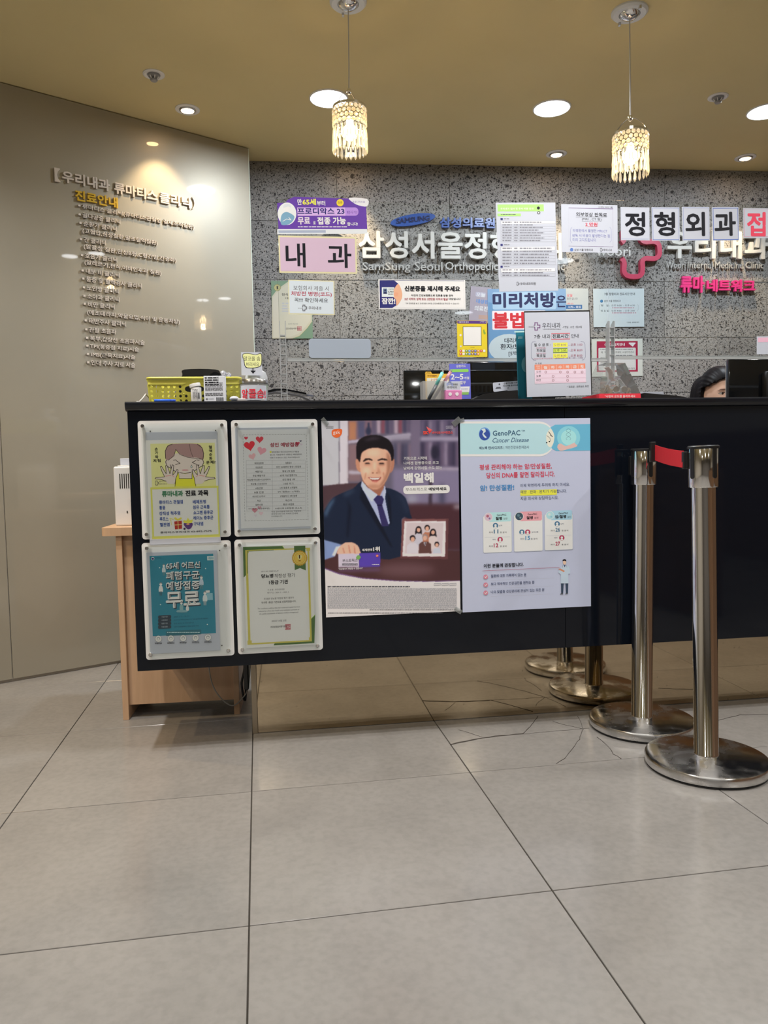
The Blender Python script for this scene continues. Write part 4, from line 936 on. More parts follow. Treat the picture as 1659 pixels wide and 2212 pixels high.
heart(970, 217, 16, ink(190, 60, 80)); heart(1083, 228, 32, ink(200, 65, 80)); heart(1000, 280, 46, ink(205, 50, 65), -.2); heart(1100, 322, 38, ink(215, 150, 165), .25); heart(1022, 370, 30, ink(220, 165, 172), -.3)
heart(1400, 262, 18, ink(190, 90, 110)); heart(1425, 242, 9, ink(90, 90, 110)); heart(1430, 270, 10, ink(195, 185, 200)); heart(1043, 818, 24, ink(195, 130, 145)); heart(1082, 797, 16, ink(190, 150, 165)); heart(1095, 845, 18, ink(215, 185, 195)); heart(1050, 862, 12, ink(195, 190, 200))
p.txt('성인 예방접종', 1170, 292, 1410, 36, DR, .03); p.circ(1175, 333, 8, ink(210, 210, 60)); p.txt('예방접종은 개인건강관리에 큰 역활을', 1185, 341, 1412, 13, KG); p.txt('합니다. 의료원에서 시행중인 예방접종에', 1170, 364, 1432, 13, KG); p.txt('대해서 안내하오니 참고 하시기바랍니다', 1170, 388, 1416, 12, KG)
rowsT = [('예방접종명', '접종횟수'), ('대상포진', '성인 50세부터 평생 1회접종'), ('폐렴구균', '평생 1회 접종'), ('무료 폐렴구균', '65세 이상 접종가능'), ('백일해+파상풍+디프테리아', '성인 평생 1회'), ('파상풍+디프테리아', '10년 주기'), ('A형간염', '1차 접종후 6개월뒤'), ('B형 간염', '3차 접종(0.1.6개월)'), ('비타민 D주사', '3개월마다 4회 접종'), ('독감', '매년1회'), ('일본뇌염', '평생 1회접종'), ('가다실9 (자궁경부암)', '9세이후 3회접종 (0,2,4)')]
for i, (a, b_) in enumerate(rowsT):
    y = 437+i*34.6; wa = min(len(a)*15, 195); wb_ = min(len(b_)*13, 225); p.txt(a, 1078-wa/2, y-1, 1078+wa/2, 16, K, .0); p.txt(b_, 1325-wb_/2, y-4, 1325+wb_/2, 16, K, .0)
    p.line([(972, 405+i*34.6), (1462, 399+i*34.6)], 1.5, KL)
p.line([(975, 826), (1468, 818)], 1.5, KL)
for x in (972, 1187, 1465): p.line([(x, 403), (x+4, 822)], 1.5, KL)
p.txt('위의 검사내용에 대해서는 직원에게', 1182, 838, 1428, 13, KG); p.txt('문의하시면 더욱 자세히 안내해', 1182, 857, 1400, 13, KG); p.txt('드리겠습니다.', 1182, 876, 1275, 12, KG); p.done(parent=ps); p.cover()
# 3 teal poster
p = holder([(102, 1094), (845, 1068), (870, 2028), (134, 2068)], [(147, 1133), (800, 1111), (177, 2018), (824, 1982)], [(750, 1153), (769, 1946)], 'white poster holder with the teal vaccination poster, lower left of four')
ps = paper(p, 138, 1172, 756, 1985); TE = ink(45, 125, 148); p.rect(166, 1200, 720, 1842, TE)
for (a, b_, c_) in ((170, 1195, .0),): pass
p.rect(302, 1826, 597, 1852, ink(50, 105, 120), 5); p.dashes(312, 1834, 585, 1844, 1, ink(170, 200, 205), seed=8)
p.circ(193, 1222, 13, WH); p.poly([(182, 1222), (193, 1214), (205, 1224), (193, 1232)], NAVY, 2); p.rect(646, 1202, 706, 1234, ink(200, 215, 225)); p.dashes(652, 1208, 700, 1230, 3, TE); p.dashes(215, 1214, 265, 1222, 1, ink(30, 80, 95))
SH = ink(30, 50, 65)
for t, x0, yb, x1, h in (('65세 어르신', 302, 1312, 590, 58), ('폐렴구균', 304, 1402, 586, 72), ('예방접종', 304, 1488, 588, 74), ('무료', 304, 1638, 592, 138)):
    p.z += p.zs; p.txt(t, x0+5, yb+7, x1+5, h, SH, .05); p.z += p.zs; p.txt(t, x0, yb, x1, h, WH, .045)
def fig(x, y, s, body, legs=None):
    p.circ(x, y-s*.75, s*.20, ink(215, 215, 215), ry=s*.24); p.poly([(x-s*.28, y+s*.35), (x-s*.24, y-s*.4), (x, y-s*.52), (x+s*.24, y-s*.4), (x+s*.3, y+s*.35)], body, 2)
    if legs:
        p.poly([(x-s*.2, y+s*.3), (x-s*.16, y+s*.9), (x-s*.04, y+s*.9), (x, y+s*.3)], legs); p.poly([(x+s*.02, y+s*.3), (x+s*.06, y+s*.9), (x+s*.18, y+s*.9), (x+s*.2, y+s*.3)], legs)
    p.poly([(x-s*.2, y-s*.8), (x-s*.1, y-s*1.02), (x+s*.12, y-s*1.0), (x+s*.2, y-s*.8), (x, y-s*.88)], ink(120, 130, 135), 2)
GB = ink(185, 195, 200)
fig(285, 1318, 50, GB, ink(90, 130, 140)); fig(260, 1478, 58, WH, ink(60, 100, 115)); fig(598, 1422, 58, ink(175, 190, 205), ink(90, 130, 140)); p.rect(640, 1510, 694, 1566, ink(130, 175, 190)); p.rect(634, 1487, 668, 1505, ink(215, 215, 215)); fig(628, 1555, 62, ink(195, 205, 210), ink(150, 165, 170)); fig(432, 1630, 50, ink(130, 165, 170)); fig(482, 1638, 42, ink(205, 205, 205))
p.poly([(400, 1650), (470, 1650), (480, 1668), (395, 1668)], ink(120, 160, 170), 2)
for x, y in ((250, 1297), (633, 1304), (258, 1604), (648, 1770)): p.circ(x, y, 5, ink(190, 220, 225))
for i, (t, t2) in enumerate((('사업기간', '2025. 1. 1. ~ 12. 31.'), ('사업대상', '65세 이상 어르신(1960.12.31. 이전 출생자) 중 미접종자'), ('접종기관', '전국 보건소 및 지정의료기관'), ('지원내용', '23가 다당질백신 무료 접종 지원'))):
    y = 1707+i*28; p.rect(237, y-11, 347, y+11, ink(50, 62, 75), 10); p.txt(t, 266, y+6, 318, 12, ink(170, 185, 195)); p.txt(t2, 370, y+5, (500, 655, 537, 577)[i], 11, ink(30, 75, 95))
for i, t in enumerate(('감기에 자주', '기저질환', '면역저하자', '만성질환', '흡연하시는')):
    x = 241+i*103; y = 1890-i*3; p.circ(x, y, 28, ink(120, 125, 130)); p.circ(x, y, 26, ink(215, 218, 222)); p.circ(x, y-2, 14, ink(150, 155, 160)); p.circ(x, y+1, 9, ink(215, 215, 218)); p.dashes(x-30, y+32, x+30, y+46, 2, KG, seed=i)
p.done(parent=ps); p.cover()
# 4 diabetes certificate
p = holder([(876, 1065), (1587, 1042), (1610, 1980), (900, 2022)], [(917, 1107), (1548, 1087), (941, 1975), (1565, 1943)], [], 'white poster holder with the gold framed diabetes certificate, lower right of four')
ps = paper(p, 945, 1118, 1545, 1938, mat('ivory_paper', S(222, 220, 214, 1.45), rough=.7)); GR = ink(75, 105, 60); GO = ink(190, 180, 90)
p.poly([(945, 1125), (1272, 1116), (1290, 1140), (985, 1150), (984, 1345), (950, 1380)], GR); p.poly([(1200, 1945), (1215, 1912), (1505, 1895), (1505, 1735), (1545, 1690), (1540, 1925)], GR); p.line([(1272, 1116), (1290, 1140)], 4, ink(150, 190, 70)); p.line([(1545, 1690), (1507, 1730)], 4, ink(150, 190, 70))
p.frame(982, 1150, 1504, 1912, 7, GO); p.rect(992, 1160, 1495, 1900, ink(216, 213, 210)); p.line([(982, 1345), (984, 1160), (1200, 1150)], 5, GR)
p.poly([(1370, 1116), (1464, 1114), (1468, 1320), (1420, 1300), (1376, 1318)], GR)
P = [];
for i in range(48): a = 2*math.pi*i/48; r_ = 66 if i % 2 else 60; P.append((1417+r_*math.cos(a), 1217-r_*1.0*math.sin(a)))
p.poly(P, ink(185, 145, 45)); p.circ(1417, 1217, 53, ink(225, 200, 120)); p.circ(1417, 1217, 48, ink(200, 160, 60)); p.circ(1417, 1217, 42, ink(215, 180, 85)); p.poly([(1400, 1195), (1434, 1195), (1430, 1220), (1417, 1232), (1404, 1220)], ink(235, 215, 150), 2); p.rect(1408, 1232, 1426, 1244, ink(160, 120, 40)); p.txt('1', 1411, 1222, 1422, 30, ink(90, 60, 20), .04)
p.txt('2주기 3차 고혈압·당뇨병', 1096, 1336, 1240, 13, KG); p.txt('당뇨병', 1098, 1385, 1198, 34, K, .04); p.txt('적정성 평가', 1208, 1383, 1380, 34, K, .0); p.txt('1등급 기관', 1162, 1438, 1322, 36, K, .03); p.txt('기 관 명 : 우리내과의원', 1150, 1490, 1290, 14, KG); p.txt('평가기간 : 2024. 3. ~ 2025. 2.', 1148, 1514, 1330, 14, KG)
p.txt('귀 원은 당뇨병 적정성 평가 결과가', 1118, 1566, 1370, 17, K, .0); p.txt('우수한 1등급 기관으로 선정되었습니다.', 1098, 1598, 1388, 18, K, .01)
for i, t in enumerate(('This certificate confirms that your esteemed hospital has been', 'selected as a first class health care institution pursuant to', 'the quality assessment of diabetes mellitus management.')): p.txt(t, 1068+i*7, 1648+i*22, 1420-i*6, 15, KG, 0, .3)
p.txt('2025년 10월 22일', 1184, 1750, 1306, 17, KG); p.txt('건강보험심사평가원장', 1174, 1800, 1312, 17, K, .01); p.frame(1296, 1770, 1342, 1812, 4, ink(170, 80, 90)); p.dashes(1302, 1776, 1338, 1808, 4, ink(180, 95, 105), h=.7); p.done(parent=ps); p.cover()

# ============================================================ TWO LARGE POSTERS TAPED TO THE DESK
CB = (690, 890, .2079)
def pix(P):
    d = P-CAM; z = d.dot(_f); return (IW/2+FPX*d.dot(_rt)/z, IH/2-FPX*d.dot(_up)/z)
p = Print('advert_poster', 'large taped poster of a smiling man in a navy suit beside a framed family photo', 'poster', [(22, 93), (1447, 80), (1457, 2068), (68, 2135)], PD.off(.0012), CB)
p.sheet(M_paper)
NX, NY = 300, 416
us = np.linspace(-p.w/2, p.w/2, NX); vs_ = np.linspace(0, p.h, NY)
U, V = np.meshgrid(us, vs_)
Wx = [p.o[i]+U*p.ex[i]+V*p.ey[i]-CAM[i] for i in range(3)]
dot = lambda a: Wx[0]*a[0]+Wx[1]*a[1]+Wx[2]*a[2]
GX = (IW/2+FPX*dot(_rt)/dot(_f)-CB[0])/CB[2]; GY = (IH/2-FPX*dot(_up)/dot(_f)-CB[1])/CB[2]
img = np.zeros((NY, NX, 3)); img[:] = (95, 90, 110)
def blur(a, s):
    if s <= 0: return a
    r = int(3*s)+1; k = np.exp(-np.arange(-r, r+1)**2/(2*s*s)); k /= k.sum()
    a = np.pad(a, r, mode='edge'); a = np.apply_along_axis(lambda m: np.convolve(m, k, 'same'), 0, a); a = np.apply_along_axis(lambda m: np.convolve(m, k, 'same'), 1, a)
    return a[r:-r, r:-r]
def fill(pts, c, s=.6, sm=0, al=1.0):
    pts = smoothpoly(pts, sm) if sm else pts
    m = np.zeros(GX.shape, bool); n = len(pts)
    for i in range(n):
        x1, y1 = pts[i]; x2, y2 = pts[(i+1) % n]
        if y1 == y2: continue
        cnd = ((y1 > GY) != (y2 > GY)) & (GX < (x2-x1)*(GY-y1)/(y2-y1)+x1); m ^= cnd
    a = blur(m.astype(float), s*1.35)[..., None]*al; img[:] = img*(1-a)+np.array(c)*a
def R_(x0, y0, x1, y1, c, s=.6, al=1): fill([(x0, y0), (x1, y0), (x1, y1), (x0, y1)], c, s, 0, al)
def El(x, y, rx, ry, c, s=.6, al=1): fill([(x+rx*math.cos(t*math.pi/12), y+ry*math.sin(t*math.pi/12)) for t in range(24)], c, s, 0, al)
R_(-20, 60, 210, 760, (180, 182, 192), .8); R_(200, 60, 214, 760, (120, 115, 130), .8); R_(212, 60, 300, 760, (198, 194, 206), .8)
R_(300, 60, 545, 310, (118, 96, 112), 1); R_(305, 100, 380, 292, (170, 118, 92), 1.5); R_(402, 90, 470, 270, (82, 82, 112), 1.5); El(510, 200, 30, 45, (45, 50, 76), 1.5); R_(500, 110, 522, 170, (45, 50, 76), 1)
for i in range(9): R_(552+i*45, 80, 590+i*45, 225, ((92, 82, 108), (168, 150, 168), (124, 72, 88), (70, 66, 92))[i % 4], 1.6)
fill([(300, 298), (700, 250), (960, 222), (960, 248), (700, 280), (300, 332)], (172, 166, 188), 1); fill([(690, 250), (950, 215), (950, 292), (800, 300), (700, 300)], (148, 142, 162), 2)
R_(300, 330, 430, 720, (128, 104, 112), 2); R_(300, 610, 440, 645, (175, 168, 186), 1.5)
R_(760, 300, 960, 560, (96, 90, 112), 3); 
for i in range(5): R_(775+i*38, 330, 805+i*38, 540, ((60, 62, 88), (120, 100, 118), (52, 50, 72))[i % 3], 2.5)
R_(950, 60, 1050, 1110, (108, 98, 122), 1.5); R_(1050, 60, 1480, 600, (82, 74, 100), 1)
for i in range(10): R_(1060+i*40, 90, 1090+i*40, 250, ((100, 90, 118), (60, 56, 80), (140, 128, 150))[i % 3], 2.5); R_(1060+i*40, 310, 1092+i*40, 560, ((48, 44, 66), (96, 82, 106), (150, 136, 160), (70, 60, 84))[i % 4], 2.5)
R_(1050, 255, 1480, 300, (150, 142, 166), 2); El(1200, 420, 42, 75, (40, 38, 56), 2); R_(760, 590, 1480, 960, (122, 114, 144), 3); R_(1050, 575, 1480, 605, (160, 150, 172), 2)
R_(900, 860, 1010, 960, (150, 150, 170), 5); R_(1135, 700, 1172, 1110, (64, 54, 70), 1.5); R_(1250, 760, 1300, 960, (60, 60, 84), 4); R_(890, 955, 1480, 1445, (70, 42, 50), 3); R_(1400, 970, 1480, 1000, (170, 165, 180), 3)
fill([(20, 775), (200, 748), (400, 738), (440, 760), (440, 1130), (20, 1130)], (74, 54, 62), .8); R_(0, 1440, 1480, 1830, (72, 45, 48), .8); El(900, 1640, 300, 70, (100, 72, 78), 6)
fill([(40, 1065), (90, 960), (150, 885), (260, 832), (350, 795), (432, 722), (520, 770), (680, 785), (780, 812), (880, 875), (920, 965), (945, 1060), (956, 1115), (850, 1115), (845, 1500), (430, 1500), (380, 1400), (300, 1360), (200, 1372), (50, 1325)], (24, 34, 57), .6, 3)
fill([(48, 1050), (100, 945), (160, 885), (150, 930), (95, 1030), (70, 1100)], (66, 90, 122), 2.2); fill([(250, 850), (350, 800), (370, 815), (270, 880)], (50, 66, 92), 3); fill([(290, 900), (330, 1000), (300, 1300), (280, 1300), (300, 1000)], (14, 20, 38), 2); fill([(436, 745), (455, 800), (650, 1180), (760, 1400), (740, 1400), (600, 1180), (420, 900)], (15, 21, 38), 1.2); fill([(700, 820), (730, 1150), (740, 1180), (750, 1140), (740, 900)], (16, 22, 40), 1.2); fill([(780, 830), (890, 900), (930, 1050), (900, 1050), (860, 930)], (38, 48, 72), 3)
fill([(440, 720), (430, 765), (640, 1165), (665, 1185), (732, 1160), (664, 800), (672, 760), (640, 800), (500, 790)], (162, 172, 208), .5)
fill([(440, 640), (448, 730), (620, 885), (668, 790), (690, 690)], (150, 98, 80), .8)
fill([(440, 713), (448, 805), (545, 935), (606, 862), (500, 785)], (182, 192, 226), .5); fill([(674, 765), (656, 862), (676, 915), (692, 830), (684, 780)], (176, 184, 218), .5)
fill([(560, 908), (600, 866), (650, 872), (670, 908), (652, 965), (722, 1185), (648, 1185), (598, 962)], (48, 44, 92), .5); fill([(598, 962), (652, 965), (640, 975), (604, 974)], (24, 22, 50), .6)
fill([(376, 500), (400, 488), (420, 520), (430, 600), (424, 625), (400, 610), (382, 570)], (188, 134, 110), .6, 3); fill([(745, 500), (765, 482), (780, 500), (776, 560), (756, 615), (732, 625)], (172, 118, 98), .6, 3)
fill([(415, 430), (430, 380), (520, 350), (640, 360), (722, 420), (748, 500), (738, 600), (705, 690), (655, 762), (595, 805), (530, 792), (470, 735), (437, 665), (420, 560)], (212, 165, 142), .6, 3)
fill([(700, 410), (748, 500), (738, 600), (705, 690), (655, 762), (600, 800), (672, 690), (702, 570)], (160, 112, 92), 1.6, 2); El(490, 612, 44, 36, (230, 188, 165), 2.6); El(655, 612, 32, 30, (220, 172, 148), 2.6); El(560, 425, 70, 35, (226, 184, 160), 3); El(565, 775, 70, 24, (182, 132, 110), 2); El(500, 540, 42, 22, (188, 140, 118), 1.6, .7); El(645, 540, 42, 22, (176, 128, 106), 1.6, .7)
fill([(384, 420), (388, 330), (430, 275), (500, 246), (600, 240), (690, 268), (748, 325), (772, 400), (768, 490), (748, 505), (738, 440), (700, 392), (660, 384), (600, 372), (520, 378), (470, 400), (440, 425), (428, 470), (420, 520), (400, 492), (384, 480)], (22, 17, 23), .7, 3)
fill([(450, 290), (560, 255), (650, 275), (600, 285), (500, 300)], (52, 44, 54), 2)
for P in ([(452, 508), (480, 482), (520, 480), (550, 494), (550, 506), (505, 496), (460, 516)], [(604, 496), (650, 480), (692, 487), (716, 505), (690, 503), (645, 498), (608, 508)]): fill(P, (38, 25, 25), .6)
El(499, 535, 27, 8, (58, 40, 38), .6); El(645, 536, 28, 8, (52, 36, 36), .6); El(499, 549, 26, 4, (170, 120, 100), .8); El(645, 550, 26, 4, (160, 110, 92), .8)
R_(563, 525, 584, 612, (230, 188, 164), 1.6); El(575, 618, 36, 20, (214, 164, 138), 1.2); El(555, 633, 9, 5, (120, 72, 60), .7); El(597, 633, 9, 5, (115, 68, 58), .7); fill([(610, 560), (640, 640), (600, 640)], (180, 130, 108), 1.5)
fill([(500, 676), (540, 680), (580, 684), (644, 676), (630, 705), (590, 724), (545, 718)], (150, 78, 74), .6); fill([(518, 683), (575, 689), (630, 682), (612, 698), (575, 704), (538, 698)], (238, 232, 228), .4); El(578, 722, 34, 7, (190, 112, 104), .8)
for P in ([(478, 630), (466, 700), (474, 702), (488, 634)], [(668, 620), (680, 690), (672, 694), (656, 630)]): fill(P, (176, 124, 102), 1)
fill([(48, 1328), (200, 1368), (228, 1386), (180, 1432), (150, 1505), (52, 1535)], (120, 142, 190), .7); fill([(170, 1400), (232, 1386), (190, 1440), (160, 1500), (130, 1490)], (196, 204, 228), .7)
fill([(185, 1450), (205, 1408), (265, 1358), (340, 1355), (398, 1388), (420, 1440), (414, 1478), (200, 1478)], (220, 172, 152), .6, 3)
for x0, y0, x1, y1 in ((255, 1470, 240, 1410), (315, 1470, 300, 1385), (365, 1468, 358, 1390)): fill([(x0, y0), (x1, y1), (x1+8, y1), (x0+10, y0)], (168, 112, 96), .8)
fill([(196, 1476), (415, 1470), (412, 1617), (199, 1614)], (192, 184, 204), .5); fill([(415, 1466), (632, 1460), (632, 1607), (412, 1616)], (82, 62, 166), .5); fill([(199, 1620), (630, 1612), (630, 1660), (199, 1664)], (92, 66, 90), 2)
fill([(860, 1112), (1338, 1110), (1330, 1527), (842, 1517)], (118, 76, 78), .5); fill([(842, 1500), (1330, 1505), (1330, 1527), (842, 1517)], (90, 54, 58), .8); fill([(1315, 1112), (1338, 1110), (1330, 1527), (1306, 1520)], (92, 56, 60), .6); fill([(884, 1134), (1314, 1134), (1305, 1502), (862, 1500)], (214, 206, 216), .5); fill([(906, 1150), (1290, 1150), (1274, 1470), (885, 1470)], (196, 184, 190), .8)
def who(x, y, hr, hair, top, wd, base, long=0):
    if long: fill([(x-hr*1.3, y+hr*2.6), (x-hr*1.2, y-hr*.4), (x, y-hr*1.4), (x+hr*1.2, y-hr*.4), (x+hr*1.3, y+hr*2.6)], hair, .6, 3)
    fill([(x-wd, base), (x-wd*.95, y+hr*2.6), (x-wd*.5, y+hr*1.6), (x+wd*.5, y+hr*1.6), (x+wd*.95, y+hr*2.6), (x+wd, base)], top, .6)
    El(x, y-hr*.25, hr*1.12, hr*1.2, hair, .5); El(x, y+hr*.15, hr*.8, hr*.95, (208, 162, 142), .5)
who(1030, 1222, 24, (34, 26, 32), (188, 186, 200), 44, 1400, 1); who(1120, 1208, 25, (30, 22, 28), (176, 116, 92), 48, 1380); who(1180, 1248, 24, (34, 26, 32), (206, 192, 192), 46, 1420, 1)
who(968, 1318, 27, (38, 30, 36), (200, 196, 208), 60, 1468); who(1220, 1378, 22, (32, 24, 30), (186, 192, 212), 40, 1468); who(1097, 1306, 26, (150, 130, 130), (92, 62, 60), 66, 1468); fill([(1082, 1350), (1112, 1350), (1098, 1400)], (225, 220, 225), .5); fill([(1092, 1352), (1102, 1352), (1100, 1400), (1094, 1400)], (40, 30, 50), .4)
fill([(20, 1612), (60, 1620), (200, 1672), (450, 1722), (800, 1750), (1120, 1757), (1480, 1748), (1480, 1762), (1120, 1770), (800, 1765), (450, 1738), (200, 1692), (50, 1640)], (110, 80, 130), .6)
fill([(0, 1618), (60, 1632), (200, 1686), (450, 1732), (800, 1758), (1120, 1764), (1480, 1756), (1480, 2180), (0, 2180)], (206, 204, 210), .4)
a_ = np.clip(img/255, 0, 1); a_ = np.where(a_ <= .04045, a_/12.92, ((a_+.055)/1.055)**2.4); a_ = np.minimum(a_*1.45, .9)
idx = np.arange(NX*NY).reshape(NY, NX); F_ = np.stack([idx[:-1, :-1], idx[:-1, 1:], idx[1:, 1:], idx[1:, :-1]], -1).reshape(-1, 4)
me = bpy.data.meshes.new('printed_picture'); co = np.stack([U.ravel(), V.ravel(), np.full(U.size, .0004)], -1)
me.vertices.add(len(co)); me.vertices.foreach_set('co', co.ravel()); me.loops.add(F_.size); me.polygons.add(len(F_)); me.loops.foreach_set('vertex_index', F_.ravel()); me.polygons.foreach_set('loop_start', np.arange(0, F_.size, 4)); me.update(calc_edges=True)
at_ = me.color_attributes.new('print', 'FLOAT_COLOR', 'POINT'); at_.data.foreach_set('color', np.concatenate([a_.reshape(-1, 3), np.ones((U.size, 1))], 1).ravel())
M_pic = mat('poster_print', rough=.35, spec=.4); nn = N(M_pic, 'ShaderNodeAttribute', attribute_name='print'); L(M_pic, nn, 'Color', M_pic.node_tree.nodes['Principled BSDF'], 'Base Color')
link('printed_picture', me, p.root, M_pic)
W2 = ink(235, 235, 240); ORG = ink(235, 95, 45)
p.z = .0006
p.frame(68, 148, 144, 172, 2, KG); p.txt('전문의약품', 76, 167, 136, 12, KG); p.frame(1315, 145, 1388, 172, 2, ink(190, 185, 200)); p.txt('전문의약품', 1322, 166, 1382, 12, ink(190, 185, 200))
p.poly([(128, 200), (150, 180), (200, 175), (232, 180), (236, 205), (225, 240), (190, 266), (155, 262), (132, 240)], ORG, 3); p.txt('gsk', 142, 240, 216, 48, W2, .0)
p.txt('SK', 1076, 234, 1130, 36, ink(235, 70, 60), .05); p.poly([(1110, 150), (1178, 190), (1140, 198), (1125, 185)], ink(240, 90, 90)); p.poly([(1130, 195), (1165, 196), (1140, 228)], ink(215, 50, 50)); p.txt('바이오사이언스', 1168, 229, 1388, 28, ink(235, 80, 80), .03)
p.txt('기침으로 시작해', 876, 500, 1116, 34, W2, .01); p.txt('나에겐 합병증으로 오고', 876, 549, 1240, 34, W2, .01); p.txt('남에게 감염시킬 수도 있는', 876, 602, 1274, 34, W2, .01)
p.txt('백일해', 876, 742, 1188, 108, W2, .05); p.rect(870, 768, 1354, 842, W2, 34); p.rect(876, 774, 1349, 836, ink(222, 222, 232), 30); p.txt('부스트릭스로', 896, 823, 1118, 34, K, .0); p.txt('예방하세요', 1134, 818, 1322, 34, K, .04)
p.txt('세계판매', 442, 1448, 548, 28, W2, .03); p.txt('1위', 558, 1450, 628, 52, W2, .05); p.txt('부스트릭스', 240, 1560, 396, 32, K, -.0); p.dashes(236, 1572, 398, 1596, 3, KG); p.txt('gsk', 588, 1500, 612, 12, W2); p.circ(600, 1494, 13, ORG); p.poly([(380, 1515), (395, 1490), (415, 1490), (430, 1510), (410, 1532), (395, 1530)], ink(110, 160, 90), 2); p.dashes(545, 1582, 620, 1592, 1, W2)
p.txt('"파상풍까지 예방할 수 있습니다"', 198, 1642, 452, 20, ink(215, 205, 215), .02)
p.dashes(84, 1808, 940, 1822, 1, KG, h=.8, seed=2); p.dashes(84, 1830, 1428, 2045, 24, KL, fill=.6, h=.5, seed=5); p.dashes(520, 2052, 1420, 2062, 1, KG, seed=6); p.dashes(90, 2085, 1280, 2096, 1, KG, seed=7)
for i in range(3): p.frame(1190+i*80, 1780, 1262+i*80, 1800, 2, KL)
p.done('printed_lettering')
def tape(par, x, y, w_, h_, rot):
    u, v = par.uv(x, y); q = MB(); q.box(-w_/2, -h_/2, 0, w_/2, h_/2, .0003, M=Matrix.Translation((u, v, .0017)) @ Matrix.Rotation(rad(rot), 4, 'Z')); q.build('clear_tape', M_tape, par.root)
tape(p, 58, 100, .026, .012, -50); tape(p, 1425, 100, .030, .018, 40); tape(p, 1440, 2060, .026, .014, -35)

CC = (985, 890, .2079)
p = Print('advert_poster', 'large plain white genetic test poster with pale blue header, right of the man poster', 'poster', [(40, 82), (1393, 60), (1403, 2020), (70, 2080)], PD.off(.0014), CC)
p.sheet(ink(174, 181, 204, 1.45), t=.0005)
LB = ink(165, 200, 222); NB = ink(35, 50, 90)
def hp(x0, y0, x1, y1, r, m): # band rounded at its right end
    P = [(x0, y0), (x1-r, y0)]+[(x1-r+r*math.sin(a*math.pi/12), (y0+y1)/2-(y1-y0)/2*math.cos(a*math.pi/12)) for a in range(1, 12)]+[(x1-r, y1), (x0, y1)]; p.poly(P, m)
hp(46, 98, 1030, 462, 165, ink(200, 208, 222)); hp(47, 101, 1027, 459, 163, ink(214, 220, 232)); hp(44, 120, 1022, 438, 150, LB)
p.poly([(980, 160), (1030, 132), (1394, 124), (1396, 400), (1040, 405), (990, 375), (1015, 320), (1022, 262), (1005, 200)], ink(95, 165, 195)); p.circ(1170, 265, 120, ink(125, 190, 205)); p.circ(1170, 265, 80, ink(150, 205, 210))
p.poly([(935, 250), (960, 195), (985, 175), (1012, 215), (1022, 265), (1012, 320), (985, 365), (950, 345)], ink(214, 214, 195), 2); p.line([(942, 245), (975, 270), (980, 300), (962, 310)], 4, K); p.circ(942, 318, 7, K); p.circ(970, 308, 7, K); p.line([(962, 205), (985, 235)], 7, K); p.line([(982, 240), (1000, 255)], 9, K)
for s_ in (1, -1): p.line([(1168+s_*24*math.sin(t*.42), 172+t*5.6) for t in range(22)], 2.6, ink(70, 110, 130))
p.poly([(1052, 370), (1062, 335), (1095, 330), (1140, 355), (1215, 325), (1235, 318), (1240, 332), (1262, 350), (1230, 368), (1180, 380), (1130, 395), (1080, 402)], ink(200, 170, 165), 2)
p.circ(297, 228, 60, ink(90, 140, 200), ry=68); p.circ(296, 234, 55, ink(50, 75, 150), ry=60); p.poly([(262, 180), (300, 172), (308, 205), (285, 225), (318, 262), (300, 270), (272, 230), (285, 205)], ink(190, 205, 230), 2)
p.txt('GenoPAC', 382, 246, 668, 52, ink(45, 80, 110), .01); p.txt('TM', 678, 206, 716, 18, ink(45, 80, 110)); p.txt('Cancer Disease', 380, 318, 756, 48, ink(45, 80, 115), -.004, .35); p.txt('제노팩 캔서/디지즈', 240, 390, 484, 32, NB, .02); p.line([(498, 358), (498, 388)], 2.5, NB); p.txt('개인건강유전자검사', 512, 385, 760, 32, NB, .0)
CR = ink(195, 60, 85); p.txt('평생 관리해야 하는 암/만성질환,', 245, 606, 995, 60, CR, .02); p.txt('당신의 DNA를 알면 달라집니다.', 316, 690, 1028, 60, CR, .02); p.txt('암! 만성질환!', 250, 822, 605, 62, ink(70, 130, 185), .03)
p.txt('이제 막연하게 두려워 하지 마세요.', 668, 782, 1182, 36, NB, .0); p.rect(668, 812, 1047, 860, ink(215, 222, 70)); p.txt('예방 · 완화 · 완치가 가능합니다.', 670, 850, 1150, 36, NB, .005); p.txt('지금 의사와 상담하십시오.', 670, 917, 1064, 36, NB, .0)
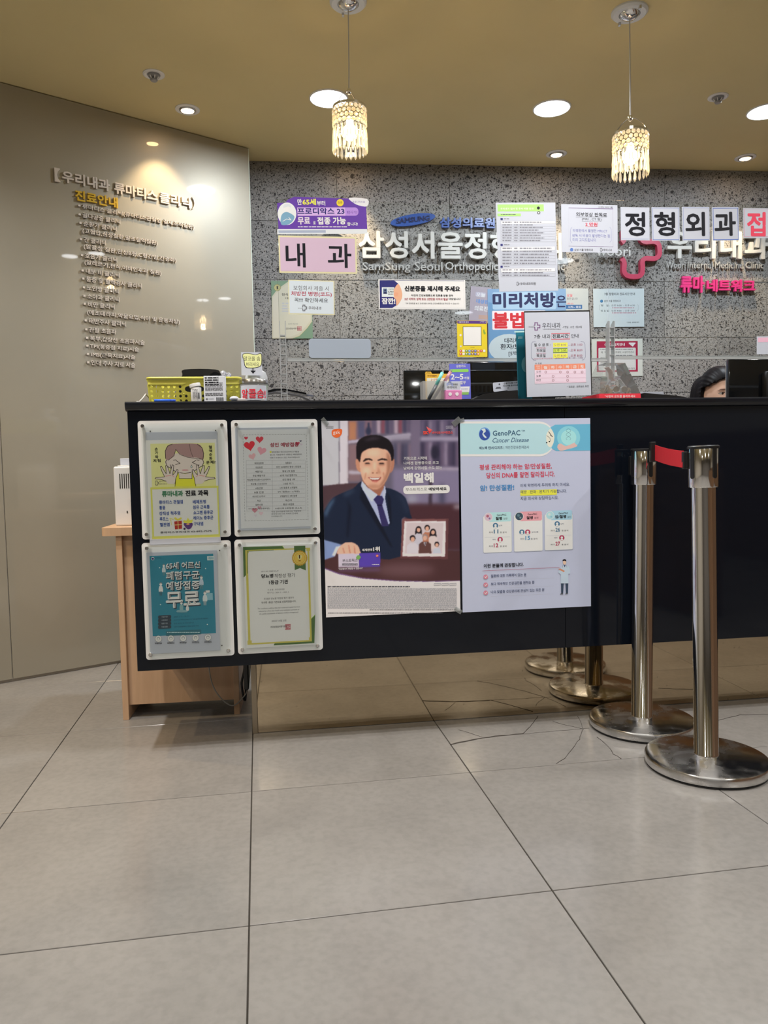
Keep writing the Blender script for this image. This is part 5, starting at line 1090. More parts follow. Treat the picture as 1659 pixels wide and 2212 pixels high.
for i, (x0, y0, x1, y1, hc, t, cols) in enumerate(((278, 1080, 582, 1455, ink(165, 205, 212), '질병', ((11, '남자'), (12, '여자'))), (598, 1072, 902, 1442, ink(220, 150, 160), '질병', ((15, '남녀 공통'),)), (918, 1062, 1214, 1428, ink(150, 190, 215), '암/질병', ((26, '남자'), (27, '여자'))))):
    p.rect(x0, y0, x1, y1, ink(160, 170, 185), 14); p.rect(x0+3, y0+3, x1-3, y1-3, ink(206, 210, 222), 12); p.rect(x0+60, y0-36, x1-10, y0+55, hc, 16); p.circ(x0+58, y0+12, 44, ink(215, 218, 228)); p.circ(x0+58, y0+12, 40, (ink(195, 175, 190), ink(55, 75, 90), ink(160, 200, 210))[i]); p.circ(x0+50, y0+2, 14, (ink(160, 90, 110), ink(90, 120, 130), ink(190, 215, 220))[i]); p.circ(x0+70, y0+26, 10, (ink(120, 100, 150), ink(120, 140, 140), ink(130, 180, 195))[i])
    p.txt('GenoPAC', x0+146, y0+0, x0+244, 20, K, .01); p.txt(t, x0+134 if i < 2 else x0+110, y0+44, x0+200 if i < 2 else x0+226, 34, K, .04); p.txt('검진', x0+214 if i < 2 else x0+238, y0+38, x0+256 if i < 2 else x0+276, 20, K, .0)
    for j, (n_, sx_) in enumerate(cols):
        yy = y0+100+j*145 if len(cols) == 2 else y0+176; male = (j == 0 and i != 1); cc = ink(70, 110, 140) if male else ink(165, 60, 90); xx = x0+(132 if j == 0 and i != 1 else 180) if i != 1 else x0+146
        if i == 1: p.circ(x0+86, yy, 28, ink(70, 110, 140)); p.circ(x0+86, yy-3, 12, ink(206, 210, 222)); p.poly([(x0+72, yy+24), (x0+76, yy+10), (x0+96, yy+10), (x0+100, yy+24)], ink(206, 210, 222), 2)
        p.circ(xx, yy, 28, cc); p.circ(xx, yy-3, 12, ink(206, 210, 222)); p.poly([(xx-14, yy+24), (xx-10, yy+10), (xx+10, yy+10), (xx+14, yy+24)], ink(206, 210, 222), 2)
        p.txt(sx_, *( (x0+188, yy+8, x0+256) if i == 1 else ((x0+168, yy+8, x0+202) if male else (x0+100, yy+8, x0+134))), 16, NB, .0)
        yb = yy+86; nc = cc if i != 1 else ink(70, 130, 175)
        p.txt('최대', x0+64 if i != 1 else x0+70, yb-6, x0+104 if i != 1 else x0+110, 18, KG); p.txt(str(n_), x0+(114 if i != 1 else 122), yb-4, x0+(162 if i != 1 else 172), 42, nc, .03); p.txt('종 분석', x0+178, yb-6, x0+246, 18, KG)
    if len(cols) == 2: p.line([(x0+18, y0+222), (x1-20, y0+216)], 1.6, ink(160, 170, 185))
p.txt('이런 분들께 권장합니다.', 288, 1620, 702, 42, K, .03); p.line([(276, 1650), (1072, 1614)], 4, ink(150, 70, 90))
for i, (t, x1) in enumerate((('질환에 대한 가족력이 있는 분', 730), ('보다 적극적인 건강검진을 원하는 분', 815), ('나의 맞춤형 건강관리에 관심이 있는 모든 분', 918))):
    y = 1712+i*83; p.circ(308, y, 24, ink(190, 120, 140)); p.line([(298, y), (306, y+9), (322, y-10)], 7, W2); p.txt(t, 362, y+8, x1, 32, NB, .01); p.line([(362, y+38), (1015, y+12)], 1.2, KL)
p.circ(1127, 1560, 17, ink(215, 180, 160), ry=26); p.poly([(1108, 1548), (1108, 1535), (1125, 1528), (1142, 1535), (1144, 1552), (1127, 1546)], K, 2); p.poly([(1084, 1640), (1088, 1610), (1112, 1594), (1142, 1592), (1172, 1606), (1185, 1650), (1182, 1680), (1165, 1680), (1166, 1780), (1086, 1780), (1088, 1690), (1062, 1665), (1064, 1650)], ink(175, 192, 208)); p.poly([(1058, 1630), (1082, 1625), (1130, 1650), (1118, 1664)], ink(190, 130, 100)); p.poly([(1118, 1592), (1138, 1592), (1127, 1612)], NB); p.line([(1108, 1594), (1104, 1616)], 2.5, NB); p.line([(1146, 1592), (1150, 1612)], 2.5, NB)
p.poly([(1090, 1780), (1118, 1780), (1112, 1882), (1092, 1884)], ink(50, 65, 85)); p.poly([(1136, 1780), (1165, 1780), (1162, 1880), (1142, 1882)], ink(50, 65, 85)); p.poly([(1075, 1896), (1092, 1882), (1112, 1880), (1112, 1894)], KG); p.poly([(1130, 1894), (1144, 1880), (1163, 1878), (1160, 1890)], KG)
p.done(); tape(p, 52, 88, .022, .010, 20)

# ============================================================ THINGS ON THE LEDGE
def thing(name, px, dy, label, cat, rot=0.0, z=TOPZ, group=None, py=860): return empty(name, at(LP(px, py, dy)[0], dy, z, rot), label, cat, group)
def px2m(dy): return (PD.off(-dy).hit(800, 860)-CAM).length/FPX
def perf(w_, h_, cols, rows, r, skip=(), slots=(), th=.002):
    """plate in x,z with round holes; slots: (c0,c1,row) become one wide slot"""
    bm = bmesh.new(); cw, ch = w_/cols, h_/rows; used = set()
    def cell(x0, z0, x1, z1, rx, rz, n=16):
        cx, cz = (x0+x1)/2, (z0+z1)/2; I, O = [], []
        for i in range(n):
            a = 2*math.pi*(i+.5)/n; c, s_ = math.cos(a), math.sin(a); k = 1/max(abs(c), abs(s_)); O.append(bm.verts.new((cx+c*k*(x1-x0)/2, 0, cz+s_*k*(z1-z0)/2)))
            ex_ = 1 if rx == rz else .45; I.append(bm.verts.new((cx+math.copysign(abs(c)**ex_, c)*rx, 0, cz+math.copysign(abs(s_)**(1 if rx == rz else .8), s_)*rz)))
        for i in range(n): bm.faces.new((O[i], O[(i+1) % n], I[(i+1) % n], I[i]))
        for qx, qz, i, j in ((x1, z1, n//8-1, n//8), (x0, z1, 3*n//8-1, 3*n//8), (x0, z0, 5*n//8-1, 5*n//8), (x1, z0, 7*n//8-1, 7*n//8)):
            bm.faces.new((O[i], bm.verts.new((qx, 0, qz)), O[j]))
    for c0, c1, r0, r1 in slots:
        cell(c0*cw, r0*ch, (c1+1)*cw, (r1+1)*ch, (c1-c0+1)*cw*.42, (r1-r0+1)*ch*.33)
        for c in range(c0, c1+1):
            for r_ in range(r0, r1+1): used.add((c, r_))
    for c in range(cols):
        for r_ in range(rows):
            if (c, r_) in used: continue
            x0, z0, x1, z1 = c*cw, r_*ch, (c+1)*cw, (r_+1)*ch
            if (c, r_) in skip: bm.faces.new([bm.verts.new(q) for q in ((x0, 0, z0), (x1, 0, z0), (x1, 0, z1), (x0, 0, z1))])
            else: cell(x0, z0, x1, z1, r, r)
    bmesh.ops.remove_doubles(bm, verts=bm.verts, dist=1e-6); bmesh.ops.solidify(bm, geom=bm.faces[:], thickness=th)
    return bm
M_yel = mat('yellow_basket_plastic', (.60, .57, .09, 1), rough=.35, spec=.5)
m_ = px2m(.05); bw = 184*m_; bh = .078; bd = .17
bk = thing('plastic_basket', 321, .045, 'yellow perforated plastic basket with an oval handle slot, left end of the ledge', 'basket')
def wall(name, w_, M_, cols, slots=()):
    q = MB(); q.bm.free(); q.bm = perf(w_, bh-.008, cols, 5, .0042, skip=[(c, 4) for c in range(cols)], slots=slots)
    for v in q.bm.verts: v.co = M_ @ v.co
    return q.build(name, M_yel, bk)
tl = rad(6)
wall('front_wall', bw, Matrix.Translation((0, .008, 0)) @ Matrix.Rotation(tl, 4, 'X'), 16, slots=[(6, 9, 2, 3)])
wall('rear_wall', bw, Matrix.Translation((0, bd-.008, 0)) @ Matrix.Rotation(-tl, 4, 'X'), 16)
wall('end_wall', bd-.01, Matrix.Translation((.004, .005, 0)) @ Matrix.Rotation(math.pi/2, 4, 'Z') @ Matrix.Rotation(-tl, 4, 'X'), 12)
wall('end_wall', bd-.01, Matrix.Translation((bw-.004, .005, 0)) @ Matrix.Rotation(math.pi/2, 4, 'Z') @ Matrix.Rotation(tl, 4, 'X'), 12)
MB().box(.003, .007, 0, bw-.003, bd-.007, .002).build('basket_floor', M_yel, bk)
q = MB(); rr_ = [(x, y, bh-.004) for x, y in rrect(-.003, -.001, bw+.003, bd+.001, .014)]; q.tube(rr_, .0042, n=8, closed=True); q.build('rolled_rim', M_yel, bk, smooth=True)
# black pouch in the basket
bx = thing('black_pouch', 386, .070, 'black zip pouch standing in the yellow basket', 'pouch')
q = MB(); q.prism(smoothpoly([(.0, .010), (.135, .010), (.138, .06), (.128, .088), (.112, .103), (.02, .103), (.013, .085), (.0, .06)], 4), 0, .07); bmesh.ops.bevel(q.bm, geom=q.bm.edges[:], offset=.004, segments=2, affect='EDGES') if 0 else None
q.build('pouch_body', M_blackplastic, bx, auto=True); q = MB(); q.lathe([(0, 0), (.017, 0), (.019, .002), (.017, .004), (0, .004)], 24, M=Matrix.Translation((.112, -.004, .078)) @ Matrix.Rotation(math.pi/2, 4, 'X') @ Matrix.Rotation(0, 4, 'Z')); q.build('end_flap', M_blackgloss, bx, auto=True)
# crumpled plastic bag
cbag = thing('crumpled_bag', 487, .168, 'crumpled clear and blue plastic wrapper at the right end of the basket', 'wrapper')
q = MB(); bmesh.ops.create_icosphere(q.bm, subdivisions=4, radius=.026); rn = random.Random(4)
from mathutils import noise
for v in q.bm.verts:
    n_ = noise.noise(v.co*95)*.35+noise.noise(v.co*240)*.22; v.co = v.co*(1+n_); v.co.z = v.co.z*1.0+.080; v.co.x *= 1.0
q.build('film', clear('crinkled_film', haze=.5, hcol=(.62, .64, .76), gloss=2), cbag)
q = MB(); q.tube([(-.018, -.028, .07), (-.006, -.030, .085), (.008, -.029, .080), (.02, -.024, .092)], .0018, n=5); q.build('blue_print_stripe', ink(60, 70, 160), cbag)
# white tube bottle with tilted cap
m_ = px2m(.02); vb = thing('pill_tube', 424, .018, 'small white tube bottle with a tilted cap before the basket', 'bottle')
MB().lathe([(0, 0), (.0150, 0), (.0155, .002), (.0155, .041), (.0145, .043), (0, .043)], 28).build('tube_body', M_white, vb, auto=True)
MB().lathe([(0, .010), (.0155, .010), (.0165, .008), (.0165, 0), (0, 0)], 28, M=Matrix.Translation((-.0015, 0, .0445)) @ Matrix.Rotation(rad(-13), 4, 'Y')).build('tube_cap', M_white, vb, auto=True)
def facep(root, w_, z0, y_, x0=0):
    """print on the front face of a box whose root is root: units metres*1000"""
    f = Print.__new__(Print); f.V = []; f.F = []; f.mi = []; f.ms = []; f.z = .0002; f.zs = .000016; f.crop = (0, 0, 1.5)
    f.root = bpy.data.objects.new('print_anchor', None); f.uv = lambda x, y: (x/1000, -y/1000)
    def done(name='printing'):
        me = bpy.data.meshes.new(name); me.from_pydata([(x0+v[0], y_-v[2], z0+v[1]) for v in f.V], [], f.F)
        for mm in f.ms: me.materials.append(mm)
        me.polygons.foreach_set('material_index', f.mi); me.update(); bpy.data.objects.remove(f.root); return link(name, me, root)
    f.done = done; return f
f = facep(vb, 30, 0, -.0157); f.V; f.dashes(-9, -36, 6, -8, 7, KG, h=.4, seed=3); f.rect(8, -26, 11, -8, K); f.done('label_print')
# medicine carton
mc = thing('medicine_carton', 441, .014, 'white medicine carton covered in small print with a barcode, in front of the basket', 'carton', rot=rad(-4))
m_ = px2m(.015); cw_, ch_ = 44*m_, 53*m_
MB().box(0, 0, 0, cw_, .020, ch_, bev=.0008).build('carton_body', mat('carton_grey', S(190, 195, 205, 1.45), rough=.6), mc)
f = facep(mc, 0, 0, -.0001); f.dashes(4, -ch_*1000+4, 44, -46, 4, K, h=.5, seed=1); f.dashes(4, -ch_*1000+20, 56, -30, 7, KG, h=.5, seed=2); f.dashes(4, -26, 56, -16, 3, K, h=.5, seed=4); f.circ(8, -8, 2.6, KG); f.txt('우리제약', 13, -6, 28, 4, KG)
for i in range(11): f.rect(36+i*2.0, -13, 36+i*2.0+(.8 if i % 3 else 1.3), -2, K)
f.done(); 
# jar of alcohol swabs
m_ = px2m(.04); jr = thing('swab_jar', 549, .046, 'round glass jar with steel band and red Korean label on the ledge', 'jar')
R0 = 29*m_
MB().lathe([(0, .001), (R0*.96, .001), (R0, .004), (R0, 36*m_), (R0*.97, 39*m_), (R0*.97, 40*m_)], 40).build('glass_body', clear('jar_glass', haze=.25, hcol=(.7, .72, .74)), jr, smooth=True)
MB().lathe([(R0*.98, 37*m_), (R0*1.03, 38*m_), (R0*1.03, 44*m_), (R0*1.0, 46*m_), (0, 47*m_)], 40).build('steel_lid', M_steel, jr, auto=True)
MB().lathe([(0, .002), (R0*.9, .002), (R0*.92, 26*m_), (0, 30*m_)], 24).build('swab_filling', M_paper, jr, smooth=True)
lab = [(R0*1.012*math.sin(a), -R0*1.012*math.cos(a)) for a in [rad(-62+i*6.2) for i in range(21)]]
q = MB(); vv = [[q.bm.verts.new((x, y, z)) for x, y in lab] for z in (.003, 33*m_)]
for i in range(20): q.bm.faces.new((vv[0][i], vv[0][i+1], vv[1][i+1], vv[1][i]))
q.build('paper_label', M_paper, jr)
g = text_geo('알콜솜!', .02); lo, hi = g[2], g[3]; V = []
for c_ in g[0]:
    a = ((c_[0]-lo[0])/(hi[0]-lo[0])-.5)*1.85; z = .009+(c_[1]-lo[1])/(hi[1]-lo[1])*19*m_; V.append((R0*1.045*math.sin(a), -R0*1.045*math.cos(a), z))
me = bpy.data.meshes.new('red_lettering'); me.from_pydata(V, [], g[1]); link('red_lettering', me, jr, ink(205, 40, 60))
# pump bottle with hand written card
ab = thing('alcohol_bottle', 555, .142, 'white alcohol bottle behind the jar, wearing a hand-drawn note', 'bottle')
m2 = px2m(.142)
MB().lathe([(0, 0), (.033, 0), (.035, .004), (.035, .088), (.030, .102), (.014, .112), (.012, .118), (.012, .122), (0, .122)], 32).build('bottle_body', mat('milky_plastic', (.66, .70, .74, 1), rough=.3), ab, smooth=False, auto=True)
MB().lathe([(0, .122), (.015, .122), (.016, .126), (.016, .134), (.009, .137), (.009, .142), (0, .142)], 24).build('pump_collar', M_white, ab, auto=True)
q = MB(); q.tube([(.020, 0, .146), (.0, 0, .148), (-.022, 0, .146), (-.028, 0, .141)], [.007, .009, .008, .006], n=10); q.build('pump_head', M_white, ab, smooth=True)
q = MB(); q.lathe([(.0353, .050), (.0353, .074)], 32); q.build('green_label_band', mat('green_label', S(120, 170, 130, 1.3), rough=.5), ab, smooth=True)
CHh = (290, 740, .2592)
p = Print('handwritten_note', 'white note with a green speech bubble and black arrow stuck on the alcohol bottle', 'note', [(890, 80), (1060, 80), (1072, 275), (893, 272)], PD.off(-.104), CHh)
p.sheet(M_paper, t=.0004); p.poly([(905, 95), (950, 88), (1010, 100), (1055, 88), (1065, 120), (1060, 190), (1020, 210), (970, 215), (925, 205), (912, 150), (903, 125)], K, 3); p.poly([(909, 98), (952, 93), (1010, 104), (1052, 94), (1060, 122), (1055, 187), (1018, 205), (970, 210), (929, 200), (917, 150), (908, 125)], ink(205, 215, 150), 3)
p.txt('알코올 솜', 912, 152, 1050, 38, K, .0); p.txt('버리세요', 935, 198, 1040, 34, K, .0); p.line([(984, 212), (984, 235)], 5, K); p.line([(996, 212), (996, 235)], 5, K); p.poly([(968, 234), (1014, 234), (990, 260)], K); p.done()
# wipes packs, pens
wp = thing('wipes_packet', 506, .02, 'small white wipes packet lying just left of the jar', 'packet'); q = MB(); q.ball((0, 0, .009), .014, .016, .008); q.build('packet_film', M_paper, wp, smooth=True)
wp = thing('wipes_packet', 540, .018, 'flat white wipes packet lying in front of the jar', 'packet'); MB().box(-.040, -.008, 0, .044, .014, .010, bev=.003, seg=2).build('packet_film', mat('soft_white_film', (.6, .6, .62, 1), rough=.3), wp, auto=True)
pn = thing('blue_pen', 352, .008, 'blue capped pen lying on the ledge edge in front of the yellow basket', 'pen'); q = MB(); q.tube([(-.025, 0, .004), (.02, 0, .004)], .0042, n=10); q.build('barrel', ink(45, 95, 200), pn, smooth=True); q = MB(); q.tube([(.02, 0, .004), (.036, .002, .004)], .0036, n=10); q.build('cap', ink(40, 80, 190), pn, smooth=True)
cbl = thing('charging_cable', 322, .03, 'white cable running down beside the left end of the yellow basket', 'cable'); q = MB(); q.tube([(-.008, .10, .0025), (-.010, .06, .022), (-.014, .03, .028), (-.020, .01, .014), (-.028, .0, .003), (-.036, -.004, .003)], .0022, n=8); q.build('cable_sheath', M_cable_w, cbl, smooth=True)
# curled sheets / tray behind the screen's left post
tr_ = thing('paper_tray', 580, .22, 'dark tray holding curled black and grey sheets behind the left screen post', 'tray')
m2 = px2m(.22); M_sheetg = mat('grey_sheet', S(140, 140, 152, 1.4), rough=.3)
MB().box(0, .0, 0, .165, .10, .012, bev=.002).build('tray_body', M_blackplastic, tr_)
def curl(nm, pts, d0, d1, t, m):
    q = MB(); P = smoothpoly(pts+[(x, z-t) for x, z in reversed(pts)], 1); q.prism(P, d0, d1); return q.build(nm, m, tr_)
curl('grey_sheet', [(-.01, .044), (.02, .050), (.06, .047), (.11, .036), (.145, .018), (.168, .004)], .004, .07, .001, M_sheetg)
curl('grey_sheet', [(-.01, .048), (.03, .056), (.07, .054), (.11, .046), (.150, .040)], .03, .09, .001, M_paper)
curl('black_sheet', [(-.01, .052), (.02, .060), (.055, .060), (.09, .053), (.125, .046)], .010, .08, .006, M_blackgloss)
MB().box(-.01, -.002, .0, .10, .0, .014, bev=.0005).build('tray_lip', M_blackplastic, tr_)
# card dispenser, pens, leaflets
ch_ = thing('card_holder', 914, .03, 'frosted clear card box holding pens and a yellow leaflet on the ledge', 'holder'); m2 = px2m(.03); w_ = 49*m2; h_ = 42*m2
MB().box(0, 0, 0, w_, .0015, h_).build('front_plate', M_frost, ch_); MB().box(0, .045, 0, w_, .0465, h_).build('rear_plate', M_frost, ch_); MB().box(0, .0015, 0, .0015, .045, h_).build('side_plate', M_frost, ch_); MB().box(w_-.0015, .0015, 0, w_, .045, h_).build('side_plate', M_frost, ch_); MB().box(.0015, .0015, 0, w_-.0015, .045, .0015).build('base_plate', M_frost, ch_)
p = Print('leaflet', 'yellow card leaflet with a 2~5 month offer standing in the frosted box', 'leaflet', [(345, 692), (605, 690), (612, 965), (350, 965)], PD.off(-.062), (850, 670, .1989))
p.sheet(ink(225, 165, 60), t=.0005); p.rect(362, 738, 600, 960, ink(215, 205, 190)); p.txt('무이자할부', 368, 722, 470, 18, ink(120, 60, 20), .02); p.txt('2~5개월', 405, 768, 500, 26, ink(170, 60, 40), .01); p.poly([(340, 690), (350, 668), (405, 668), (420, 690)], ink(225, 165, 60)); p.txt('카드', 362, 690, 400, 18, K); p.done()
pp_ = Print('leaflet', 'blue and white card leaflet reading 2~5 months, tallest beside the pink box', 'leaflet', [(612, 585), (852, 578), (822, 965), (606, 965)], PD.off(-.060), (850, 670, .1989)); p = pp_
p.sheet(ink(95, 100, 190), t=.0005); p.txt('삼성카드', 682, 622, 785, 28, W2, .02); p.rect(612, 642, 815, 672, ink(130, 190, 90), 12); p.txt('2~5', 622, 756, 760, 62, W2, .03); p.txt('개월', 765, 752, 822, 30, W2, .02); p.txt('할부', 725, 806, 785, 40, W2, .02); p.poly([(608, 832), (828, 828), (822, 892), (608, 895)], ink(205, 208, 225)); p.txt('무이자할부', 735, 866, 808, 17, ink(80, 85, 170)); p.rect(610, 893, 816, 918, ink(130, 180, 90)); p.done()
pen = thing('ballpoint_pen', 944, .022, 'teal and grey ballpoint pen leaning in the frosted card box', 'pen')
def penobj(r, x0, x1, z1, col, capc, y):
    q = MB(); q.tube([(x0, y, .004), (x0+(x1-x0)*.55, y, z1*.55)], .0052, n=12); q.build('barrel', col, r, smooth=True)
    q = MB(); q.tube([(x0+(x1-x0)*.55, y, z1*.55), (x1, y, z1)], .0052, n=12); q.build('grip_half', capc, r, smooth=True)
    q = MB(); q.tube([(x1, y, z1), (x1+(x1-x0)*.06, y, z1*1.06)], .0026, n=8); q.build('push_button', M_steel, r, smooth=True)
penobj(pen, -.026, .020, .087, mat('pen_grey', S(80, 85, 90, 1.3), rough=.4), mat('pen_teal', S(110, 190, 185, 1.3), rough=.35), .006)
pen = thing('ballpoint_pen', 952, .032, 'black and pink ballpoint pen leaning across the frosted card box', 'pen'); penobj(pen, -.024, .034, .090, M_blackplastic, mat('pen_pink', S(170, 120, 130, 1.3), rough=.35), .004)
pkx = thing('pink_box', 963, .012, 'small pink cardboard box with two pale round eye discs in front of the blue leaflet', 'box'); m2 = px2m(.012)
MB().box(0, 0, 0, 36*m2, .028, 21*m2, bev=.0008).build('box_body', mat('pink_card', S(205, 125, 175, 1.3), rough=.5), pkx)
for i in (0, 1): MB().lathe([(0, 0), (.0055, 0), (.0055, .0006), (0, .0006)], 18, M=Matrix.Translation((.014+i*.022, -.0001, .018)) @ Matrix.Rotation(math.pi/2, 4, 'X')).build('eye_disc', ink(215, 205, 225), pkx)  # pale discs standing for the box's eyes, not openings
wbx = empty('white_card_stack', at(LP(962, 860, .014)[0], .014, TOPZ+21*m2), 'stack of white printed name cards on top of the pink box', 'cards')
MB().box(0, 0, 0, 34*m2, .022, 19*m2, bev=.0005).build('card_block', M_paper, wbx); f = facep(wbx, 0, 0, -.0001); cx_ = 14
f.line([(cx_-7, -16), (cx_-7, -20), (cx_-2, -20), (cx_-2, -25), (cx_+4, -25), (cx_+4, -20), (cx_+9, -20), (cx_+9, -14)], 2.4, ink(150, 160, 200)); f.txt('우리내과', 6, -5, 38, 8, KG, .0); f.dashes(20, -20, 40, -14, 2, KG); f.done()
# card reader and its sign
cr = thing('card_reader', 1021, .05, 'low black card reader with a sloping lid on the ledge', 'card reader'); m2 = px2m(.05)
MB().prism([(0, 0), (.150, 0), (.150, .030), (.122, .031), (.038, .022), (.004, .006)], 0, .10).build('reader_body', M_blackplastic, cr)
MB().prism([(.030, .0215), (.120, .0315), (.118, .0335), (.032, .0235)], .012, .085).build('reader_lid', M_blackgloss, cr)
p = Print('card_notice', 'small white slanted card about inserting chip cards behind the card reader', 'notice', [(1092, 790), (1385, 762), (1385, 870), (1072, 885)], PD.off(-.152), (850, 670, .1989))
p.sheet(M_paper, t=.001, r=.004); p.poly([(1105, 855), (1120, 835), (1160, 833), (1170, 850)], KG); p.circ(1150, 805, 9, KG); p.txt('신용카드를 IC카드', 1198, 806, 1365, 20, K, .01); p.txt('리더기에 꽂아주세요', 1190, 834, 1370, 20, K, .01); p.poly([(1238, 842), (1252, 841), (1242, 853)], K); p.done()
ss = empty('card_notice_stand', at(LP(1070, 860, .157)[0], .157, TOPZ), 'small black stand behind the chip card notice', 'stand'); MB().box(.0, 0, 0, .072, .02, .020, bev=.002).build('stand_block', M_blackplastic, ss)
# teal brochure behind the hours notice
p = Print('teal_brochure', 'narrow teal brochure standing half hidden behind the framed hours notice', 'brochure', [(1305, 222), (1470, 218), (1520, 960), (1385, 965)], PD.off(-.085), (850, 670, .1989))
p.sheet(ink(25, 105, 125), t=.004); p.rect(1312, 228, 1470, 240, ink(170, 205, 205)); p.circ(1450, 590, 60, ink(90, 150, 165), ry=90); p.txt('2025', 1352, 310, 1400, 22, ink(170, 210, 215)); p.done()
# opening hours notice
p = Print('hours_notice_stand', 'large white opening hours notice in a black-edged stand on the ledge', 'notice stand', [(188, 762), (572, 757), (618, 1255), (232, 1268)], PD.off(-.035), CG)
q = MB(); q.box(-p.w/2-.001, .001, -.005, p.w/2+.004, p.h+.005, -.0012, bev=.001); q.build('black_backing', M_blackplastic, p.root)
p.sheet(M_paper, 'paper_sheet', t=.0010)
q = MB(); q.prism([(-.005, .02), (-.004, .13), (-.05, .0)], -.04, .04, axis='x')
for v in q.bm.verts: v.co = Vector((v.co.x, v.co.z, v.co.y))
q.build('rear_strut', M_blackplastic, p.root)
KP = ink(115, 75, 110); cross(p, 272, 845, 22, ink(120, 90, 130), ink(120, 90, 130)); p.txt('woori', 226, 852, 262, 9, KG); p.txt('우리내과', 308, 855, 418, 30, K, .0); p.dashes(312, 860, 420, 865, 1, KG); p.txt('시행일 : 25년 1월20일', 430, 856, 545, 14, KG)
p.txt('7층 내과', 260, 918, 357, 24, K, .0); p.frame(362, 886, 473, 922, 2.2, ink(190, 100, 110)); p.txt('진료시간', 370, 916, 466, 24, K, .02); p.txt('안내', 482, 914, 527, 24, K, .0)
for pts in ([(268, 936), (250, 938), (242, 950), (243, 1030), (256, 1046), (270, 1048)], [(538, 934), (556, 938), (564, 950), (566, 1028), (558, 1042), (545, 1046)]): p.line(pts, 1.8, ink(110, 110, 140))
for i, (a, b_, sub, y, hl, m_h) in enumerate((('월 수 금 토 :', '오전 8:00', '(오전진료)', 965, 458, YEL), ('화요일', '오후 2:00', '(오후/야간 진료)', 998, 458, ink(190, 210, 80)), ('목요일', '오전 8:00', '(오전/오후/야간진료)', 1030, 462, YEL))):
    p.txt(a, 260 if i == 0 else 275, y, 357 if i == 0 else 328, 19, K, .0); p.rect(373, y-22, 460, y+3, m_h); 
    if i == 1: p.frame(373, y-22, 458, y+3, 2, ink(80, 110, 50))
    p.txt(b_, 378, y-1, 452, 16, KP if i != 1 else K, .0); p.txt('- 오후 '+('1:00' if i == 0 else '8:00'), 466, y-2, 548, 16, ink(150, 85, 105), .0); p.txt(sub, 272 if i < 2 else 256, y+15, 330 if i < 2 else 372, 11, ink(170, 100, 120))
p.txt('(점심시간 : 오후 1:00 ~ 2:00)', 384, 1042, 552, 11, KP); p.txt('수 진료', 266, 1072, 305, 10, KG)
p.rect(262, 1074, 566, 1106, ink(215, 130, 105)); p.rect(262, 1106, 570, 1180, ink(210, 190, 205))
for i, t in enumerate('월화수목금토'): p.txt(t, 316+i*44, 1100-i, 338+i*44, 18, W2, .02); p.line([(304+i*44, 1075), (306+i*44, 1104)], 1.4, W2)
p.txt('진료', 272, 1088, 294, 9, W2); p.txt('구분', 274, 1100, 294, 9, W2)
for t, y, cs in (('오전', 1124, (0, 2, 3, 4, 5)), ('오후', 1149, (1, 3)), ('야간', 1173, (1, 3))):
    p.txt(t, 272, y, 300, 14, K, .0); 
    for c_ in cs: p.circ(329+c_*43.5, y-6, 7, ink(120, 50, 60), n=14); p.z += .000005; p.circ(329+c_*43.5, y-6, 4.8, ink(212, 195, 208), n=14)
    for c_ in range(7): p.line([(262+c_*0, y+5), (568, y+3)], 1, ink(200, 165, 180)) if c_ == 0 else None
p.txt('* 일요일 , 공휴일은 휴진', 456, 1212, 586, 12, K, .0); p.done()
# pyramid donation box
pb = thing('donation_box', 1339, .022, 'clear pyramid donation box with red base and coins inside', 'donation box'); m2 = px2m(.05)
hb, ht, HH = 49*m2, 24*m2, 82*m2
def frus(nm, b0, b1, z0, z1, m, hole=False, t=0):
    q = MB(); A = [q.bm.verts.new((sx*b0, .07+sy*b0, z0)) for sx, sy in ((-1, -1), (1, -1), (1, 1), (-1, 1))]; B = [q.bm.verts.new((sx*b1, .07+sy*b1, z1)) for sx, sy in ((-1, -1), (1, -1), (1, 1), (-1, 1))]
    for i in range(4): q.bm.faces.new((A[i], A[(i+1) % 4], B[(i+1) % 4], B[i]))
    q.bm.faces.new(B);
    if not hole: q.bm.faces.new(A[::-1])
    return q.build(nm, m, pb)
frus('red_base', hb, hb*.985, 0, .017, mat('red_card', S(200, 45, 60, 1.4), rough=.45)); bl_ = lambda z: hb*.985+(ht-hb*.985)*(z-.017)/(HH-.017)
frus('clear_pyramid', hb*.985, ht, .0172, HH, clear('pyramid_acrylic', haze=.10, gloss=1.2, hcol=(.7, .72, .72)))
f = facep(pb, 0, 0, .07-hb-.0002); f.txt('"사랑의 온도를 올려주세요', -52, -4, 52, 8, W2, .01); f.done('base_lettering')
M_coin = mat('silver_coin', (.72, .62, .52, 1), rough=.3, metal=.8); rn = random.Random(11); cn_ = []
for i in range(16):
    z = .021+rn.random()*.030; b_ = bl_(z)-.018; x = rn.uniform(-b_, b_*.9); y = .07-b_+rn.random()*.01
    c0_ = MB(); c0_.lathe([(0, -.0009), (.0100, -.0009), (.0104, 0), (.0100, .0009), (0, .0009)], 20); o = c0_.build('coin', M_coin, None, auto=True) if not cn_ else link('coin', cn_[0].data, None)
    cn_.append(o); o.matrix_world = pb.matrix_world @ Matrix.Translation((x, y, z)) @ Matrix.Rotation(rn.uniform(0, 6), 4, 'Z') @ Matrix.Rotation(rad(rn.uniform(40, 100)), 4, 'X'); tag(o, 'silver coin lying in the clear pyramid donation box', 'coin', 'coins in the donation box')
bn = empty('banknote_pile', pb.matrix_world @ Matrix.Translation((-.005, .07, .018)), 'folded pale banknotes heaped inside the clear pyramid box', 'banknotes')
